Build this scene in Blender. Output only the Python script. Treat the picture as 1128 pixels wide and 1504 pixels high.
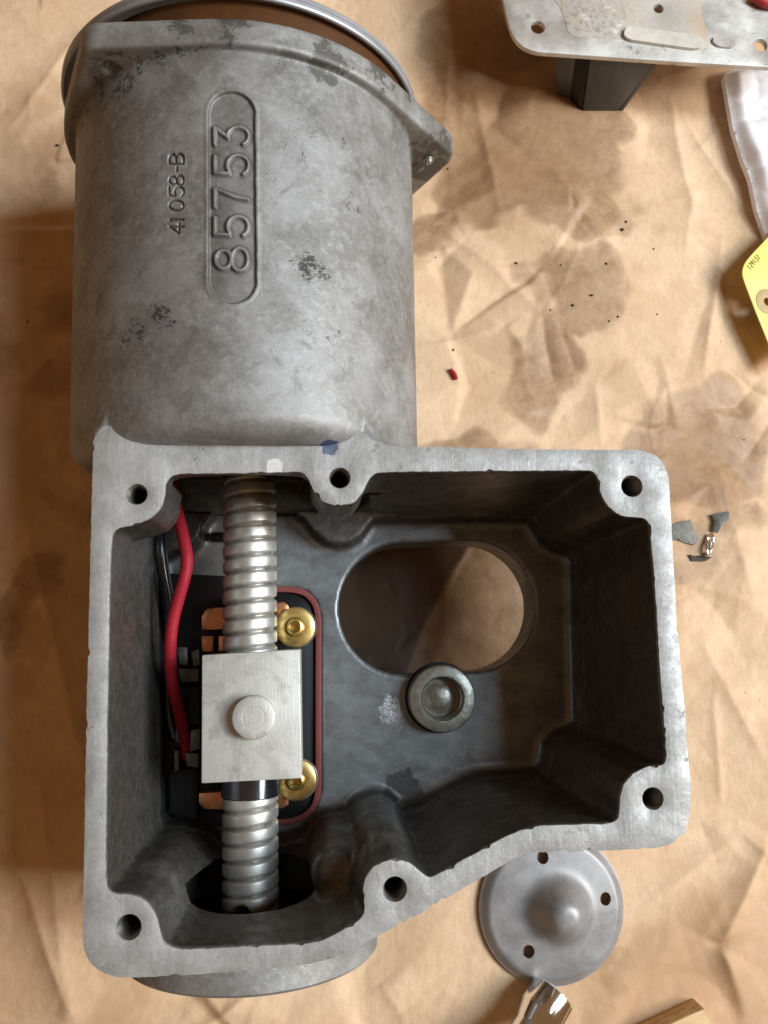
import bpy, bmesh, math, random
import numpy as np
from mathutils import Matrix, Vector

# ------------------------------------------------------------------ camera
# All modelling below is in millimetres with z = 0 on the machined mating face
# of the casting; ZP is the paper underneath. B() turns that into metres.
F_PX, PPX, PPY = 1217.0, 564.0, 752.0          # focal length / image centre of the 1128x1504 photograph
VX, VY = 460.0, 945.0                          # where plumb lines of the casting converge
CAM_H = 243.4                                  # camera height over the mating face
ZP = -117.0                                    # paper level
_d = np.array([(VX-PPX)/F_PX, -(VY-PPY)/F_PX, -1.0]); _d /= np.linalg.norm(_d)
_Z = -_d; _Y = np.array([0, 1, 0]) - _Z*_Z[1]; _Y /= np.linalg.norm(_Y); _X = np.cross(_Y, _Z)
CM = np.array([_X, _Y, _Z])

def ray(x, y):
    return CM @ np.array([(x-PPX)/F_PX, -(y-PPY)/F_PX, -1.0])
def P(x, y, z=0.0):
    w = ray(x, y); t = (z-CAM_H)/w[2]
    return (w[0]*t, w[1]*t)
def PL(pts, z=0.0):
    return [P(x, y, z) for x, y in pts]

scene = bpy.context.scene
for o in list(bpy.data.objects): bpy.data.objects.remove(o)
C = scene.collection
cam = bpy.data.cameras.new('camera'); camo = bpy.data.objects.new('camera', cam); C.objects.link(camo)
m4 = Matrix([[*CM[0], 0], [*CM[1], 0], [*CM[2], (CAM_H-ZP)*0.001], [0, 0, 0, 1]])
camo.matrix_world = m4
cam.sensor_fit = 'HORIZONTAL'; cam.sensor_width = 36.0; cam.lens = F_PX/1128*36
cam.clip_start = 0.01; cam.clip_end = 20
cam.dof.use_dof = True; cam.dof.focus_distance = 0.262; cam.dof.aperture_fstop = 48
scene.camera = camo

# ------------------------------------------------------------------ light
world = bpy.data.worlds.new('World'); scene.world = world; world.use_nodes = True
bg = world.node_tree.nodes['Background']
bg.inputs['Color'].default_value = (1.0, 0.53, 0.22, 1); bg.inputs['Strength'].default_value = 0.20

def area(name, loc, target, sx, sy, power, col):
    l = bpy.data.lights.new(name, 'AREA'); l.shape = 'RECTANGLE'; l.size = sx; l.size_y = sy
    l.energy = power; l.color = col
    o = bpy.data.objects.new(name, l); C.objects.link(o); o.location = loc
    o.rotation_euler = (Vector(target)-Vector(loc)).to_track_quat('-Z', 'Y').to_euler()
    return o
area('workbench_lamp', (1.433, -0.074, 1.188), (0.02, 0.05, 0.08), 0.62, 0.62, 29.0, (1.0, 0.96, 0.90))
area('ceiling_lamp', (1.205, 0.259, 1.677), (0.02, 0.05, 0.08), 0.40, 0.90, 29.0, (0.72, 0.89, 1.0))

scene.view_settings.view_transform = 'Standard'
scene.view_settings.look = 'None'
scene.view_settings.exposure = 0.0
scene.view_settings.gamma = 1.0
scene.view_settings.use_curve_mapping = False
scene.render.engine = 'CYCLES'
scene.cycles.max_bounces = 8

# ------------------------------------------------------------------ object helpers
BASE = {}
def B(v, off=(0, 0, 0)):
    v = np.asarray(v, dtype=np.float64).reshape(-1, 3)
    return (v + np.array([0, 0, -ZP]))*0.001 - np.array(off)
def tag(o, label, cat, group=None):
    o['label'] = label; o['category'] = cat
    if group: o['group'] = group
    return o
def thing(name, label, cat, x, y, z, group=None):
    o = bpy.data.objects.new(name, None); C.objects.link(o)
    b = B((x, y, z))[0]; o.location = b; BASE[o.name] = tuple(b)
    o.empty_display_size = 0.01
    return tag(o, label, cat, group)
def mk(name, verts, faces, mat, parent=None, smooth=35.0, attrs=None):
    """one mesh object from mm vertices"""
    v = np.asarray(verts, dtype=np.float64).reshape(-1, 3)
    if parent is not None:
        base = BASE[parent.name]
    else:
        w = B(v); base = tuple([(w[:, 0].min()+w[:, 0].max())/2, (w[:, 1].min()+w[:, 1].max())/2, w[:, 2].min()])
    me = bpy.data.meshes.new(name)
    w = B(v, base)
    if isinstance(faces, np.ndarray):
        n, k = faces.shape
        me.vertices.add(len(w)); me.vertices.foreach_set('co', w.astype(np.float32).ravel())
        me.loops.add(n*k); me.loops.foreach_set('vertex_index', faces.astype(np.int32).ravel())
        me.polygons.add(n); me.polygons.foreach_set('loop_start', np.arange(0, n*k, k, dtype=np.int32))
        me.polygons.foreach_set('loop_total', np.full(n, k, dtype=np.int32))
        me.update(calc_edges=True); me.validate()
    else:
        me.from_pydata([tuple(p) for p in w], [], [tuple(int(i) for i in f) for f in faces]); me.update()
        bm = bmesh.new(); bm.from_mesh(me)
        bmesh.ops.recalc_face_normals(bm, faces=bm.faces); bm.to_mesh(me); bm.free()
    if attrs:
        for k, a in attrs.items():
            at = me.attributes.new(k, 'FLOAT', 'POINT'); at.data.foreach_set('value', np.asarray(a, dtype=np.float32))
    if smooth is not None:
        me.polygons.foreach_set('use_smooth', np.ones(len(me.polygons), dtype=bool))
        if smooth < 180: me.set_sharp_from_angle(angle=math.radians(smooth))
    me.materials.append(mat)
    o = bpy.data.objects.new(name, me); C.objects.link(o)
    if parent is not None:
        o.parent = parent
    else:
        o.location = base
    BASE[o.name] = base
    return o
def sub(o, parent):
    """make o (built with no parent) a sub-part of parent"""
    b, pb = BASE[o.name], BASE[parent.name]
    o.parent = parent; o.location = tuple(b[i]-pb[i] for i in range(3)) if parent.type == 'EMPTY' or True else (0, 0, 0)
    return o

def lathe(profile, center, seg=48, axis='z', caps=False):
    """profile: list of (r, h); revolve round an axis through center"""
    V, Fc = [], []
    n = len(profile)
    for i in range(seg):
        a = 2*math.pi*i/seg; ca, sa = math.cos(a), math.sin(a)
        for r, h in profile:
            if axis == 'z': V.append((center[0]+r*ca, center[1]+r*sa, center[2]+h))
            elif axis == 'y': V.append((center[0]+r*ca, center[1]+h, center[2]+r*sa))
            else: V.append((center[0]+h, center[1]+r*ca, center[2]+r*sa))
    for i in range(seg):
        j = (i+1) % seg
        for k in range(n-1):
            Fc.append((i*n+k, j*n+k, j*n+k+1, i*n+k+1))
    for k in ((0, n-1) if caps else ()):
        if profile[k][0] > 1e-6:
            Fc.append([i*n+k for i in range(seg)])
    return V, Fc
def merge(*parts):
    V, Fc = [], []
    for v, f in parts:
        o = len(V); V += [tuple(p) for p in v]; Fc += [tuple(i+o for i in q) for q in f]
    return V, Fc
def catmull(pts, n=10, closed=False):
    pts = [np.array(p, float) for p in pts]; out = []
    N = len(pts)
    rng = range(N) if closed else range(N-1)
    for i in rng:
        if closed: p0, p1, p2, p3 = pts[i-1], pts[i], pts[(i+1) % N], pts[(i+2) % N]
        else:
            p1, p2 = pts[i], pts[i+1]
            p0 = pts[i-1] if i else 2*p1-p2
            p3 = pts[i+2] if i+2 < N else 2*p2-p1
        for k in range(n):
            t = k/n
            out.append(0.5*((2*p1)+(-p0+p2)*t+(2*p0-5*p1+4*p2-p3)*t*t+(-p0+3*p1-3*p2+p3)*t**3))
    if not closed: out.append(pts[-1])
    return out
def tube(path, radius, seg=14, cap=True):
    path = [np.array(p, float) for p in path]; V, Fc = [], []
    up = np.array([0.13, 0.2, 0.97])
    for i, p in enumerate(path):
        t = path[min(i+1, len(path)-1)]-path[max(i-1, 0)]; t /= np.linalg.norm(t)+1e-9
        a = np.cross(t, up); a /= np.linalg.norm(a)+1e-9; b = np.cross(a, t)
        r = radius(i/(len(path)-1)) if callable(radius) else radius
        for k in range(seg):
            an = 2*math.pi*k/seg
            V.append(p+r*(a*math.cos(an)+b*math.sin(an)))
    n = len(path)
    for i in range(n-1):
        for k in range(seg):
            k2 = (k+1) % seg
            Fc.append((i*seg+k, i*seg+k2, (i+1)*seg+k2, (i+1)*seg+k))
    if cap:
        Fc.append(list(range(seg))[::-1]); Fc.append([(n-1)*seg+k for k in range(seg)])
    return V, Fc
def resample(poly, step):
    poly = np.asarray(poly, float); out = []
    for i in range(len(poly)):
        a, b = poly[i], poly[(i+1) % len(poly)]
        n = max(1, int(round(np.linalg.norm(b-a)/step)))
        for k in range(n): out.append(a+(b-a)*k/n)
    return np.array(out)
def smooth_poly(poly, it=2):
    p = np.asarray(poly, float)
    for _ in range(it): p = 0.5*p+0.25*(np.roll(p, 1, 0)+np.roll(p, -1, 0))
    return p
def circle(cx, cy, r, n=28, ry=None):
    ry = ry or r
    return [(cx+r*math.cos(2*math.pi*i/n), cy+ry*math.sin(2*math.pi*i/n)) for i in range(n)]
def prism(outer, z0, z1, holes=(), bevel=0.0, seg=2):
    """flat plate between z0 and z1 with holes; returns verts, faces (mm)"""
    bm = bmesh.new(); loops = []
    for lp in [outer]+list(holes):
        vs = [bm.verts.new((p[0], p[1], z1)) for p in lp]
        loops.append([bm.edges.new((vs[i], vs[(i+1) % len(vs)])) for i in range(len(vs))])
    es = [e for l in loops for e in l]
    bmesh.ops.triangle_fill(bm, use_beauty=True, use_dissolve=False, edges=es)
    bmesh.ops.recalc_face_normals(bm, faces=bm.faces)
    if bm.faces[:] and sum(f.normal.z for f in bm.faces) < 0:
        bmesh.ops.reverse_faces(bm, faces=bm.faces)
    top = list(bm.faces)
    r = bmesh.ops.extrude_face_region(bm, geom=top)
    newv = [g for g in r['geom'] if isinstance(g, bmesh.types.BMVert)]
    for v in newv: v.co.z = z0
    bmesh.ops.recalc_face_normals(bm, faces=bm.faces)
    if bevel > 0:
        bm.edges.ensure_lookup_table()
        rim = [e for e in bm.edges if len(e.link_faces) == 2 and e.calc_face_angle(0) > 1.0 and
               abs(e.verts[0].co.z-e.verts[1].co.z) < 1e-6 and e.verts[0].co.z > max(z0, z1)-1e-6]
        bmesh.ops.bevel(bm, geom=rim, offset=bevel, segments=seg, profile=0.5, affect='EDGES', clamp_overlap=True)
    bm.verts.index_update()
    V = [tuple(v.co) for v in bm.verts]; Fc = [[v.index for v in f.verts] for f in bm.faces]
    bm.free(); return V, Fc
def box8(bottom, top, bevel=0.0, seg=2):
    """hexahedron from 4 bottom and 4 top 3d corners with bevelled edges"""
    bm = bmesh.new()
    vs = [bm.verts.new(p) for p in list(bottom)+list(top)]
    for f in ((3, 2, 1, 0), (4, 5, 6, 7), (0, 1, 5, 4), (1, 2, 6, 5), (2, 3, 7, 6), (3, 0, 4, 7)):
        bm.faces.new([vs[i] for i in f])
    bmesh.ops.recalc_face_normals(bm, faces=bm.faces)
    if bevel: bmesh.ops.bevel(bm, geom=list(bm.edges), offset=bevel, segments=seg, profile=0.5, affect='EDGES', clamp_overlap=True)
    bm.verts.index_update()
    V = [tuple(v.co) for v in bm.verts]; Fc = [[v.index for v in f.verts] for f in bm.faces]
    bm.free(); return V, Fc

def vnoise(x, y, seed, freq):
    """smooth 2d value noise in -1..1 (numpy)"""
    rs = np.random.RandomState(seed); T = rs.rand(256, 256).astype(np.float32)*2-1
    X = x*freq+1000.3; Y = y*freq+1000.7
    xi = np.floor(X).astype(int); yi = np.floor(Y).astype(int); fx = X-xi; fy = Y-yi
    fx = fx*fx*fx*(fx*(fx*6-15)+10); fy = fy*fy*fy*(fy*(fy*6-15)+10)
    g = lambda a, b: T[a & 255, b & 255]
    return (g(xi, yi)*(1-fx)+g(xi+1, yi)*fx)*(1-fy)+(g(xi, yi+1)*(1-fx)+g(xi+1, yi+1)*fx)*fy

# ------------------------------------------------------------------ material helpers
class NT:
    def __init__(s, name):
        s.m = bpy.data.materials.new(name); s.m.use_nodes = True; s.t = s.m.node_tree
        s.b = s.t.nodes['Principled BSDF']; s.out = s.t.nodes['Material Output']
        s.tc = s.t.nodes.new('ShaderNodeTexCoord')
        g = s.t.nodes.new('ShaderNodeNewGeometry'); s.pos = g.outputs['Position']; s.geo = g
    def n(s, ty, **kw):
        n = s.t.nodes.new(ty)
        for k, v in kw.items(): setattr(n, k, v)
        return n
    def l(s, a, b): s.t.links.new(a, b)
    def set(s, inp, v):
        if hasattr(v, 'is_linked'): s.l(v, inp)
        else: inp.default_value = v
    def noise(s, scale, detail=4, rough=0.55, vec=None, dist=0.0, out='Fac'):
        n = s.n('ShaderNodeTexNoise'); s.l(vec or s.pos, n.inputs['Vector'])
        n.inputs['Scale'].default_value = scale; n.inputs['Detail'].default_value = detail
        n.inputs['Roughness'].default_value = rough; n.inputs['Distortion'].default_value = dist
        return n.outputs[out]
    def ramp(s, fac, lo, hi, c0=0.0, c1=1.0):
        n = s.n('ShaderNodeMapRange'); n.clamp = True; n.interpolation_type = 'SMOOTHSTEP'
        s.set(n.inputs['Value'], fac)
        for k, v in (('From Min', lo), ('From Max', hi), ('To Min', c0), ('To Max', c1)): n.inputs[k].default_value = v
        return n.outputs['Result']
    def math(s, op, a, b=0.0, c=None):
        n = s.n('ShaderNodeMath', operation=op); s.set(n.inputs[0], a); s.set(n.inputs[1], b)
        if c is not None: s.set(n.inputs[2], c)
        return n.outputs[0]
    def mix(s, fac, a, b, blend='MIX'):
        n = s.n('ShaderNodeMix', data_type='RGBA', blend_type=blend)
        s.set(n.inputs[0], fac)
        for i, v in ((6, a), (7, b)):
            if hasattr(v, 'is_linked'): s.l(v, n.inputs[i])
            else: n.inputs[i].default_value = (*v[:3], 1)
        return n.outputs[2]
    def fmix(s, fac, a, b):
        n = s.n('ShaderNodeMix', data_type='FLOAT'); s.set(n.inputs[0], fac); s.set(n.inputs[2], a); s.set(n.inputs[3], b)
        return n.outputs[0]
    def map(s, scale=(1, 1, 1), rot=(0, 0, 0), vec=None):
        n = s.n('ShaderNodeMapping'); s.l(vec or s.pos, n.inputs['Vector'])
        n.inputs['Scale'].default_value = scale; n.inputs['Rotation'].default_value = rot
        return n.outputs['Vector']
    def spot(s, pmm, r):
        """1 inside a ball of r mm round a point of the thing, falling to 0 outside (world metres)"""
        c = B(pmm)[0]
        d = s.n('ShaderNodeVectorMath', operation='DISTANCE'); s.l(s.pos, d.inputs[0]); d.inputs[1].default_value = tuple(c)
        return s.ramp(d.outputs['Value'], r*0.001, r*0.001*0.25)
    def attr(s, name):
        n = s.n('ShaderNodeAttribute', attribute_name=name); return n.outputs['Fac']
    def bump(s, h, strength, dist, normal=None):
        n = s.n('ShaderNodeBump'); s.set(n.inputs['Height'], h); n.inputs['Strength'].default_value = strength
        n.inputs['Distance'].default_value = dist
        if normal is not None: s.l(normal, n.inputs['Normal'])
        return n.outputs['Normal']
    def fin(s, color=None, metal=None, rough=None, normal=None, **kw):
        if color is not None:
            if hasattr(color, 'is_linked'): s.l(color, s.b.inputs['Base Color'])
            else: s.b.inputs['Base Color'].default_value = (*color, 1)
        if metal is not None: s.set(s.b.inputs['Metallic'], metal)
        if rough is not None: s.set(s.b.inputs['Roughness'], rough)
        if normal is not None: s.l(normal, s.b.inputs['Normal'])
        for k, v in kw.items(): s.set(s.b.inputs[k.replace('_', ' ')], v)
        return s.m

def simple(name, col, metal=0.0, rough=0.5, var=0.15, scale=300, bump=0.1, bd=0.0002, **kw):
    t = NT(name)
    a = t.noise(scale, 5, 0.6); b = t.noise(scale*0.12, 3)
    f = t.math('ADD', t.math('MULTIPLY', a, 0.6), t.math('MULTIPLY', b, 0.6))
    c = t.mix(t.ramp(f, 0.35, 0.85), [x*(1-var) for x in col], [min(1, x*(1+var)) for x in col])
    r = t.ramp(b, 0.3, 0.7, max(0.02, rough-0.08), min(1, rough+0.08))
    return t.fin(c, metal, r, t.bump(a, bump, bd), **kw)
# ------------------------------------------------------------------ materials
def m_cast():
    t = NT('cast_aluminium')
    n1 = t.noise(45, 5, 0.6); n2 = t.noise(420, 6, 0.7); n3 = t.noise(1600, 3, 0.6)
    n4 = t.noise(20, 6, 0.62, dist=1.2)
    rv2 = t.n('ShaderNodeVectorRotate', rotation_type='Z_AXIS'); t.l(t.pos, rv2.inputs['Vector']); rv2.inputs['Angle'].default_value = -0.6
    streak = t.noise(130, 5, 0.6, vec=t.map((5, 0.8, 3), vec=rv2.outputs['Vector']))
    base = t.mix(t.ramp(n1, 0.32, 0.68), (0.215, 0.21, 0.20), (0.35, 0.352, 0.355))
    base = t.mix(t.math('MULTIPLY', t.ramp(n2, 0.45, 0.70), 0.5), base, (0.46, 0.468, 0.475))
    base = t.mix(t.math('MULTIPLY', t.ramp(n4, 0.46, 0.68), 0.55), base, (0.15, 0.14, 0.125))
    n5 = t.noise(110, 7, 0.75, dist=0.6)
    base = t.mix(t.math('MULTIPLY', t.ramp(n5, 0.52, 0.64), 0.55), base, (0.15, 0.147, 0.14))
    base = t.mix(t.math('MULTIPLY', t.ramp(streak, 0.50, 0.75), 0.12), base, (0.52, 0.52, 0.52))
    rv = t.n('ShaderNodeVectorRotate', rotation_type='Z_AXIS'); t.l(t.pos, rv.inputs['Vector']); rv.inputs['Angle'].default_value = 0.75
    scr = t.noise(110, 3, 0.5, vec=t.map((10, 0.5, 4), vec=rv.outputs['Vector']))
    base = t.mix(t.math('MULTIPLY', t.ramp(scr, 0.68, 0.74), 0.35), base, (0.11, 0.105, 0.10))
    pit = t.attr('pit')
    pm = t.ramp(t.math('ADD', t.math('MULTIPLY', pit, 0.36), t.noise(560, 6, 0.8, vec=t.map((1, 1.5, 1), (0, 0, 0.6)))), 0.79, 0.88)
    base = t.mix(t.math('MULTIPLY', pm, 0.9), base, (0.045, 0.042, 0.045))
    fl = t.attr('flake')
    fm = t.ramp(t.math('ADD', t.math('MULTIPLY', fl, 0.36), t.noise(210, 7, 0.78)), 0.79, 0.84)
    base = t.mix(t.math('MULTIPLY', fm, 0.85), base, (0.085, 0.082, 0.072))
    base = t.mix(t.math('MULTIPLY', t.attr('groove'), 0.8), base, (0.055, 0.05, 0.045))
    blue = t.ramp(t.math('ADD', t.math('MULTIPLY', t.spot((*P(482, 653, 0), 0), 4.2), 0.7), t.noise(300, 3)), 0.80, 0.9)
    base = t.mix(t.math('MULTIPLY', blue, 0.85), base, (0.03, 0.06, 0.15))
    # old gear oil: a dark film on the cavity walls, wiped thinner on the floor
    oil = t.attr('oil'); film = t.attr('film')
    stain = t.noise(60, 6, 0.65, dist=1.0); fine = t.noise(320, 6, 0.72)
    wiped = t.mix(t.ramp(t.noise(110, 5, 0.6, vec=t.map((1, 1.6, 1), (0, 0, 0.35))), 0.3, 0.7), (0.165, 0.178, 0.186), (0.25, 0.268, 0.28))
    wiped = t.mix(t.math('MULTIPLY', t.ramp(stain, 0.48, 0.66), 0.55), wiped, (0.10, 0.092, 0.08))
    filmc = t.mix(t.ramp(fine, 0.35, 0.7), (0.055, 0.048, 0.040), (0.125, 0.112, 0.098))
    inner = t.mix(t.math('MULTIPLY', film, t.ramp(stain, 0.3, 0.7, 0.75, 1.0)), wiped, filmc)
    base = t.mix(oil, base, inner)
    scar = t.math('MULTIPLY', oil, t.ramp(t.math('ADD', t.math('MULTIPLY', t.spot((*P(575, 1043, -75), -75), 9.0), 0.36), t.noise(420, 5, 0.8)), 0.74, 0.90))
    base = t.mix(t.math('MULTIPLY', scar, 0.7), base, (0.45, 0.46, 0.47))
    blot = t.math('MULTIPLY', oil, t.ramp(t.math('ADD', t.math('MULTIPLY', t.spot((*P(592, 1157, -75), -75), 12), 0.45), t.noise(210, 6, 0.75)), 0.74, 0.84))
    base = t.mix(t.math('MULTIPLY', blot, 0.75), base, (0.03, 0.028, 0.025))
    rough = t.fmix(oil, t.ramp(n1, 0.3, 0.7, 0.48, 0.64), t.ramp(stain, 0.35, 0.65, 0.26, 0.46))
    rough = t.math('ADD', rough, t.math('MULTIPLY', pm, 0.2))
    h = t.math('ADD', t.math('MULTIPLY', n2, 0.8), t.math('MULTIPLY', n3, 0.35))
    h = t.math('SUBTRACT', h, t.math('MULTIPLY', pm, 0.5))
    h = t.math('SUBTRACT', h, t.math('MULTIPLY', fm, 0.5))
    h = t.math('MULTIPLY', h, t.math('SUBTRACT', 1.0, t.math('MULTIPLY', oil, 0.55)))
    h = t.math('ADD', h, t.math('MULTIPLY', scar, 1.2))
    return t.fin(base, 0.42, rough, t.bump(h, 0.24, 0.0006))
def m_machined():
    t = NT('machined_aluminium')
    n1 = t.noise(70, 5, 0.65, dist=0.6); n2 = t.noise(520, 5, 0.7); n3 = t.noise(190, 6, 0.7)
    s1 = t.noise(160, 3, 0.5, vec=t.map((6, 0.4, 1), (0, 0, 0.9))); s2 = t.noise(130, 3, 0.5, vec=t.map((0.4, 7, 1), (0, 0, 0.45)))
    base = t.mix(t.ramp(n1, 0.3, 0.7), (0.31, 0.31, 0.305), (0.46, 0.465, 0.47))
    base = t.mix(t.math('MULTIPLY', t.ramp(n3, 0.42, 0.70), 0.42), base, (0.26, 0.256, 0.248))
    base = t.mix(t.math('MULTIPLY', t.ramp(n2, 0.5, 0.78), 0.32), base, (0.58, 0.59, 0.60))
    base = t.mix(t.math('MULTIPLY', t.ramp(s1, 0.60, 0.74), 0.22), base, (0.66, 0.66, 0.66))
    dk = t.ramp(t.noise(150, 7, 0.8), 0.58, 0.68)
    base = t.mix(t.math('MULTIPLY', dk, 0.5), base, (0.13, 0.125, 0.12))
    blue = t.ramp(t.math('ADD', t.math('MULTIPLY', t.spot((*P(484, 656, 0), 0), 4.6), 0.55), t.noise(420, 4, 0.7)), 0.84, 0.9)
    base = t.mix(t.math('MULTIPLY', blue, 0.8), base, (0.04, 0.075, 0.16))
    wp = t.ramp(t.math('ADD', t.math('MULTIPLY', t.spot((*P(402, 686, 0), 0), 4.5), 0.55), t.noise(260, 3)), 0.82, 0.88)
    base = t.mix(t.math('MULTIPLY', wp, 0.7), base, (0.85, 0.84, 0.80))
    h = t.math('ADD', t.math('MULTIPLY', n2, 0.7), t.math('ADD', t.math('MULTIPLY', s1, 0.25), t.math('MULTIPLY', s2, 0.25)))
    h = t.math('ADD', h, t.math('MULTIPLY', n3, 0.8))
    h = t.math('SUBTRACT', h, t.math('MULTIPLY', dk, 0.6))
    return t.fin(base, 0.35, t.ramp(n3, 0.3, 0.7, 0.46, 0.64), t.bump(h, 0.34, 0.0006))
def m_paper():
    t = NT('kraft_paper')
    st = t.attr('stain'); lt = t.attr('light_oil')
    e = t.math('ADD', t.math('MULTIPLY', t.math('SUBTRACT', t.noise(70, 5, 0.6), 0.5), 0.35), t.math('MULTIPLY', t.math('SUBTRACT', t.noise(14, 3), 0.5), 0.35))
    sm = t.ramp(t.math('ADD', st, e), 0.30, 0.62)
    ring = t.math('MULTIPLY', t.ramp(t.math('ADD', st, e), 0.36, 0.47), t.ramp(t.math('ADD', st, e), 0.62, 0.48))
    fib = t.noise(900, 4, 0.7, vec=t.map((1, 0.25, 1), (0, 0, 0.2)))
    mott = t.noise(30, 7, 0.7); mot2 = t.noise(130, 6, 0.72, dist=0.4)
    base = t.mix(t.ramp(mott, 0.3, 0.7), (0.66, 0.45, 0.28), (0.78, 0.575, 0.39))
    base = t.mix(t.math('MULTIPLY', t.ramp(fib, 0.4, 0.75), 0.35), base, (0.46, 0.30, 0.165))
    base = t.mix(t.math('MULTIPLY', t.ramp(mot2, 0.46, 0.70), 0.22), base, (0.50, 0.32, 0.185))
    lo = t.ramp(t.math('ADD', lt, t.math('MULTIPLY', e, 1.5)), 0.25, 0.85)
    base = t.mix(t.math('MULTIPLY', lo, 0.7), base, (0.46, 0.27, 0.14))
    base = t.mix(t.math('MULTIPLY', sm, t.ramp(mot2, 0.35, 0.65, 0.58, 0.80)), base, (0.27, 0.155, 0.08))
    base = t.mix(t.math('MULTIPLY', ring, 0.12), base, (0.25, 0.14, 0.065))
    base = t.mix(t.math('MULTIPLY', t.attr('hole_shade'), 0.9), base, (0.050, 0.022, 0.009))  # painted shade below the oval opening
    sp = t.ramp(t.noise(300, 3, 0.5), 0.75, 0.77)
    base = t.mix(t.math('MULTIPLY', sp, 0.55), base, (0.05, 0.035, 0.02))
    rough = t.fmix(sm, 0.72, 0.5)
    wr = t.noise(55, 5, 0.55)
    wv = t.n('ShaderNodeVectorMath', operation='ADD'); t.l(t.pos, wv.inputs[0])
    wn = t.n('ShaderNodeVectorMath', operation='SCALE'); t.l(t.noise(30, 3, 0.5, out='Color'), wn.inputs[0]); wn.inputs['Scale'].default_value = 0.004; t.l(wn.outputs[0], wv.inputs[1])
    h = t.math('ADD', t.math('MULTIPLY', fib, 0.06), t.math('MULTIPLY', wr, 0.15))
    for sc, wd, am in ((24, 0.05, 0.22), (52, 0.06, 0.14)):
        vor = t.n('ShaderNodeTexVoronoi', feature='DISTANCE_TO_EDGE'); t.l(t.map((1, 1, 0.0), vec=wv.outputs[0]), vor.inputs['Vector']); vor.inputs['Scale'].default_value = sc
        brk = t.ramp(t.noise(sc*1.3, 3), 0.42, 0.62)
        n_ = t.n('ShaderNodeMapRange'); n_.clamp = True; t.l(vor.outputs['Distance'], n_.inputs['Value']); n_.inputs['From Max'].default_value = wd*2.2
        h = t.math('ADD', h, t.math('MULTIPLY', t.math('MULTIPLY', n_.outputs['Result'], brk), am))
    return t.fin(base, 0.0, rough, t.bump(h, 0.55, 0.0016), Specular_IOR_Level=0.35)

M = {}
M['cast'] = m_cast(); M['machined'] = m_machined(); M['paper'] = m_paper()
M['screw'] = None
def m_screw():
    t = NT('satin_nickel_steel')
    n = t.noise(140, 5, 0.6); f = t.noise(700, 4, 0.6)
    c = t.mix(t.ramp(n, 0.35, 0.65), (0.52, 0.51, 0.48), (0.64, 0.63, 0.60))
    g = t.math('MULTIPLY', t.attr('groove'), t.ramp(t.noise(160, 4, 0.6), 0.3, 0.7, 0.35, 0.85))
    c = t.mix(g, c, (0.13, 0.115, 0.095))
    return t.fin(c, 0.72, t.ramp(n, 0.3, 0.7, 0.38, 0.5), t.bump(f, 0.08, 0.0002))
M['screw'] = m_screw()
M['nut'] = simple('blasted_zinc', (0.62, 0.61, 0.575), 0.25, 0.55, 0.10, 420, 0.25, 0.0002)
def m_nut():
    t = NT('blasted_zinc')
    f = t.noise(900, 4, 0.65); n = t.noise(85, 6, 0.65, dist=0.8); br = t.noise(240, 4, 0.6, vec=t.map((8, 0.6, 1), (0, 0, 0.15)))
    c = t.mix(t.ramp(n, 0.35, 0.65), (0.50, 0.495, 0.47), (0.60, 0.595, 0.565))
    c = t.mix(t.math('MULTIPLY', t.ramp(br, 0.5, 0.7), 0.3), c, (0.68, 0.675, 0.65))
    c = t.mix(t.math('MULTIPLY', t.ramp(t.noise(120, 6, 0.72), 0.52, 0.66), 0.5), c, (0.33, 0.315, 0.28))
    c = t.mix(t.math('MULTIPLY', t.ramp(t.noise(600, 3, 0.6), 0.70, 0.74), 0.6), c, (0.12, 0.11, 0.09))
    return t.fin(c, 0.35, t.ramp(n, 0.3, 0.7, 0.45, 0.62), t.bump(t.math('ADD', f, br), 0.2, 0.0003))
M['nut'] = m_nut()
def m_dome():
    t = NT('silver_grey_paint')
    n = t.noise(70, 6, 0.68, dist=0.5); f = t.noise(500, 5, 0.7); sc = t.noise(220, 5, 0.7)
    c = t.mix(t.ramp(n, 0.35, 0.65), (0.25, 0.245, 0.25), (0.33, 0.33, 0.34))
    c = t.mix(t.math('MULTIPLY', t.ramp(sc, 0.64, 0.72), 0.4), c, (0.46, 0.46, 0.47))
    c = t.mix(t.math('MULTIPLY', t.ramp(f, 0.60, 0.70), 0.35), c, (0.17, 0.165, 0.165))
    return t.fin(c, 0.35, t.ramp(n, 0.3, 0.7, 0.40, 0.56), t.bump(f, 0.15, 0.0003))
M['dome'] = m_dome()
M['dark_steel'] = simple('blued_steel', (0.10, 0.11, 0.13), 0.9, 0.22, 0.2, 300, 0.05)
M['black_steel'] = simple('black_oxide_steel', (0.02, 0.02, 0.022), 0.6, 0.3, 0.2, 300, 0.1)
M['steel'] = simple('oily_steel', (0.30, 0.295, 0.26), 0.6, 0.38, 0.3, 420, 0.35, 0.0004)
M['brass'] = simple('yellow_zinc_brass', (0.68, 0.51, 0.19), 0.92, 0.26, 0.25, 500, 0.12)
M['nickel'] = simple('bright_nickel', (0.72, 0.70, 0.66), 0.95, 0.2, 0.05, 300, 0.03)
M['copper'] = simple('contact_copper', (0.62, 0.27, 0.13), 0.9, 0.32, 0.2, 300, 0.08)
M['red_fibre'] = simple('red_fibre_sheet', (0.21, 0.045, 0.04), 0.0, 0.6, 0.15, 500, 0.2)
M['phenolic'] = simple('black_phenolic', (0.008, 0.008, 0.009), 0.0, 0.42, 0.2, 300, 0.1, Specular_IOR_Level=0.25)
M['red_pvc'] = simple('red_wire_insulation', (0.33, 0.014, 0.026), 0.0, 0.55, 0.12, 300, 0.08, Specular_IOR_Level=0.2)
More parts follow.
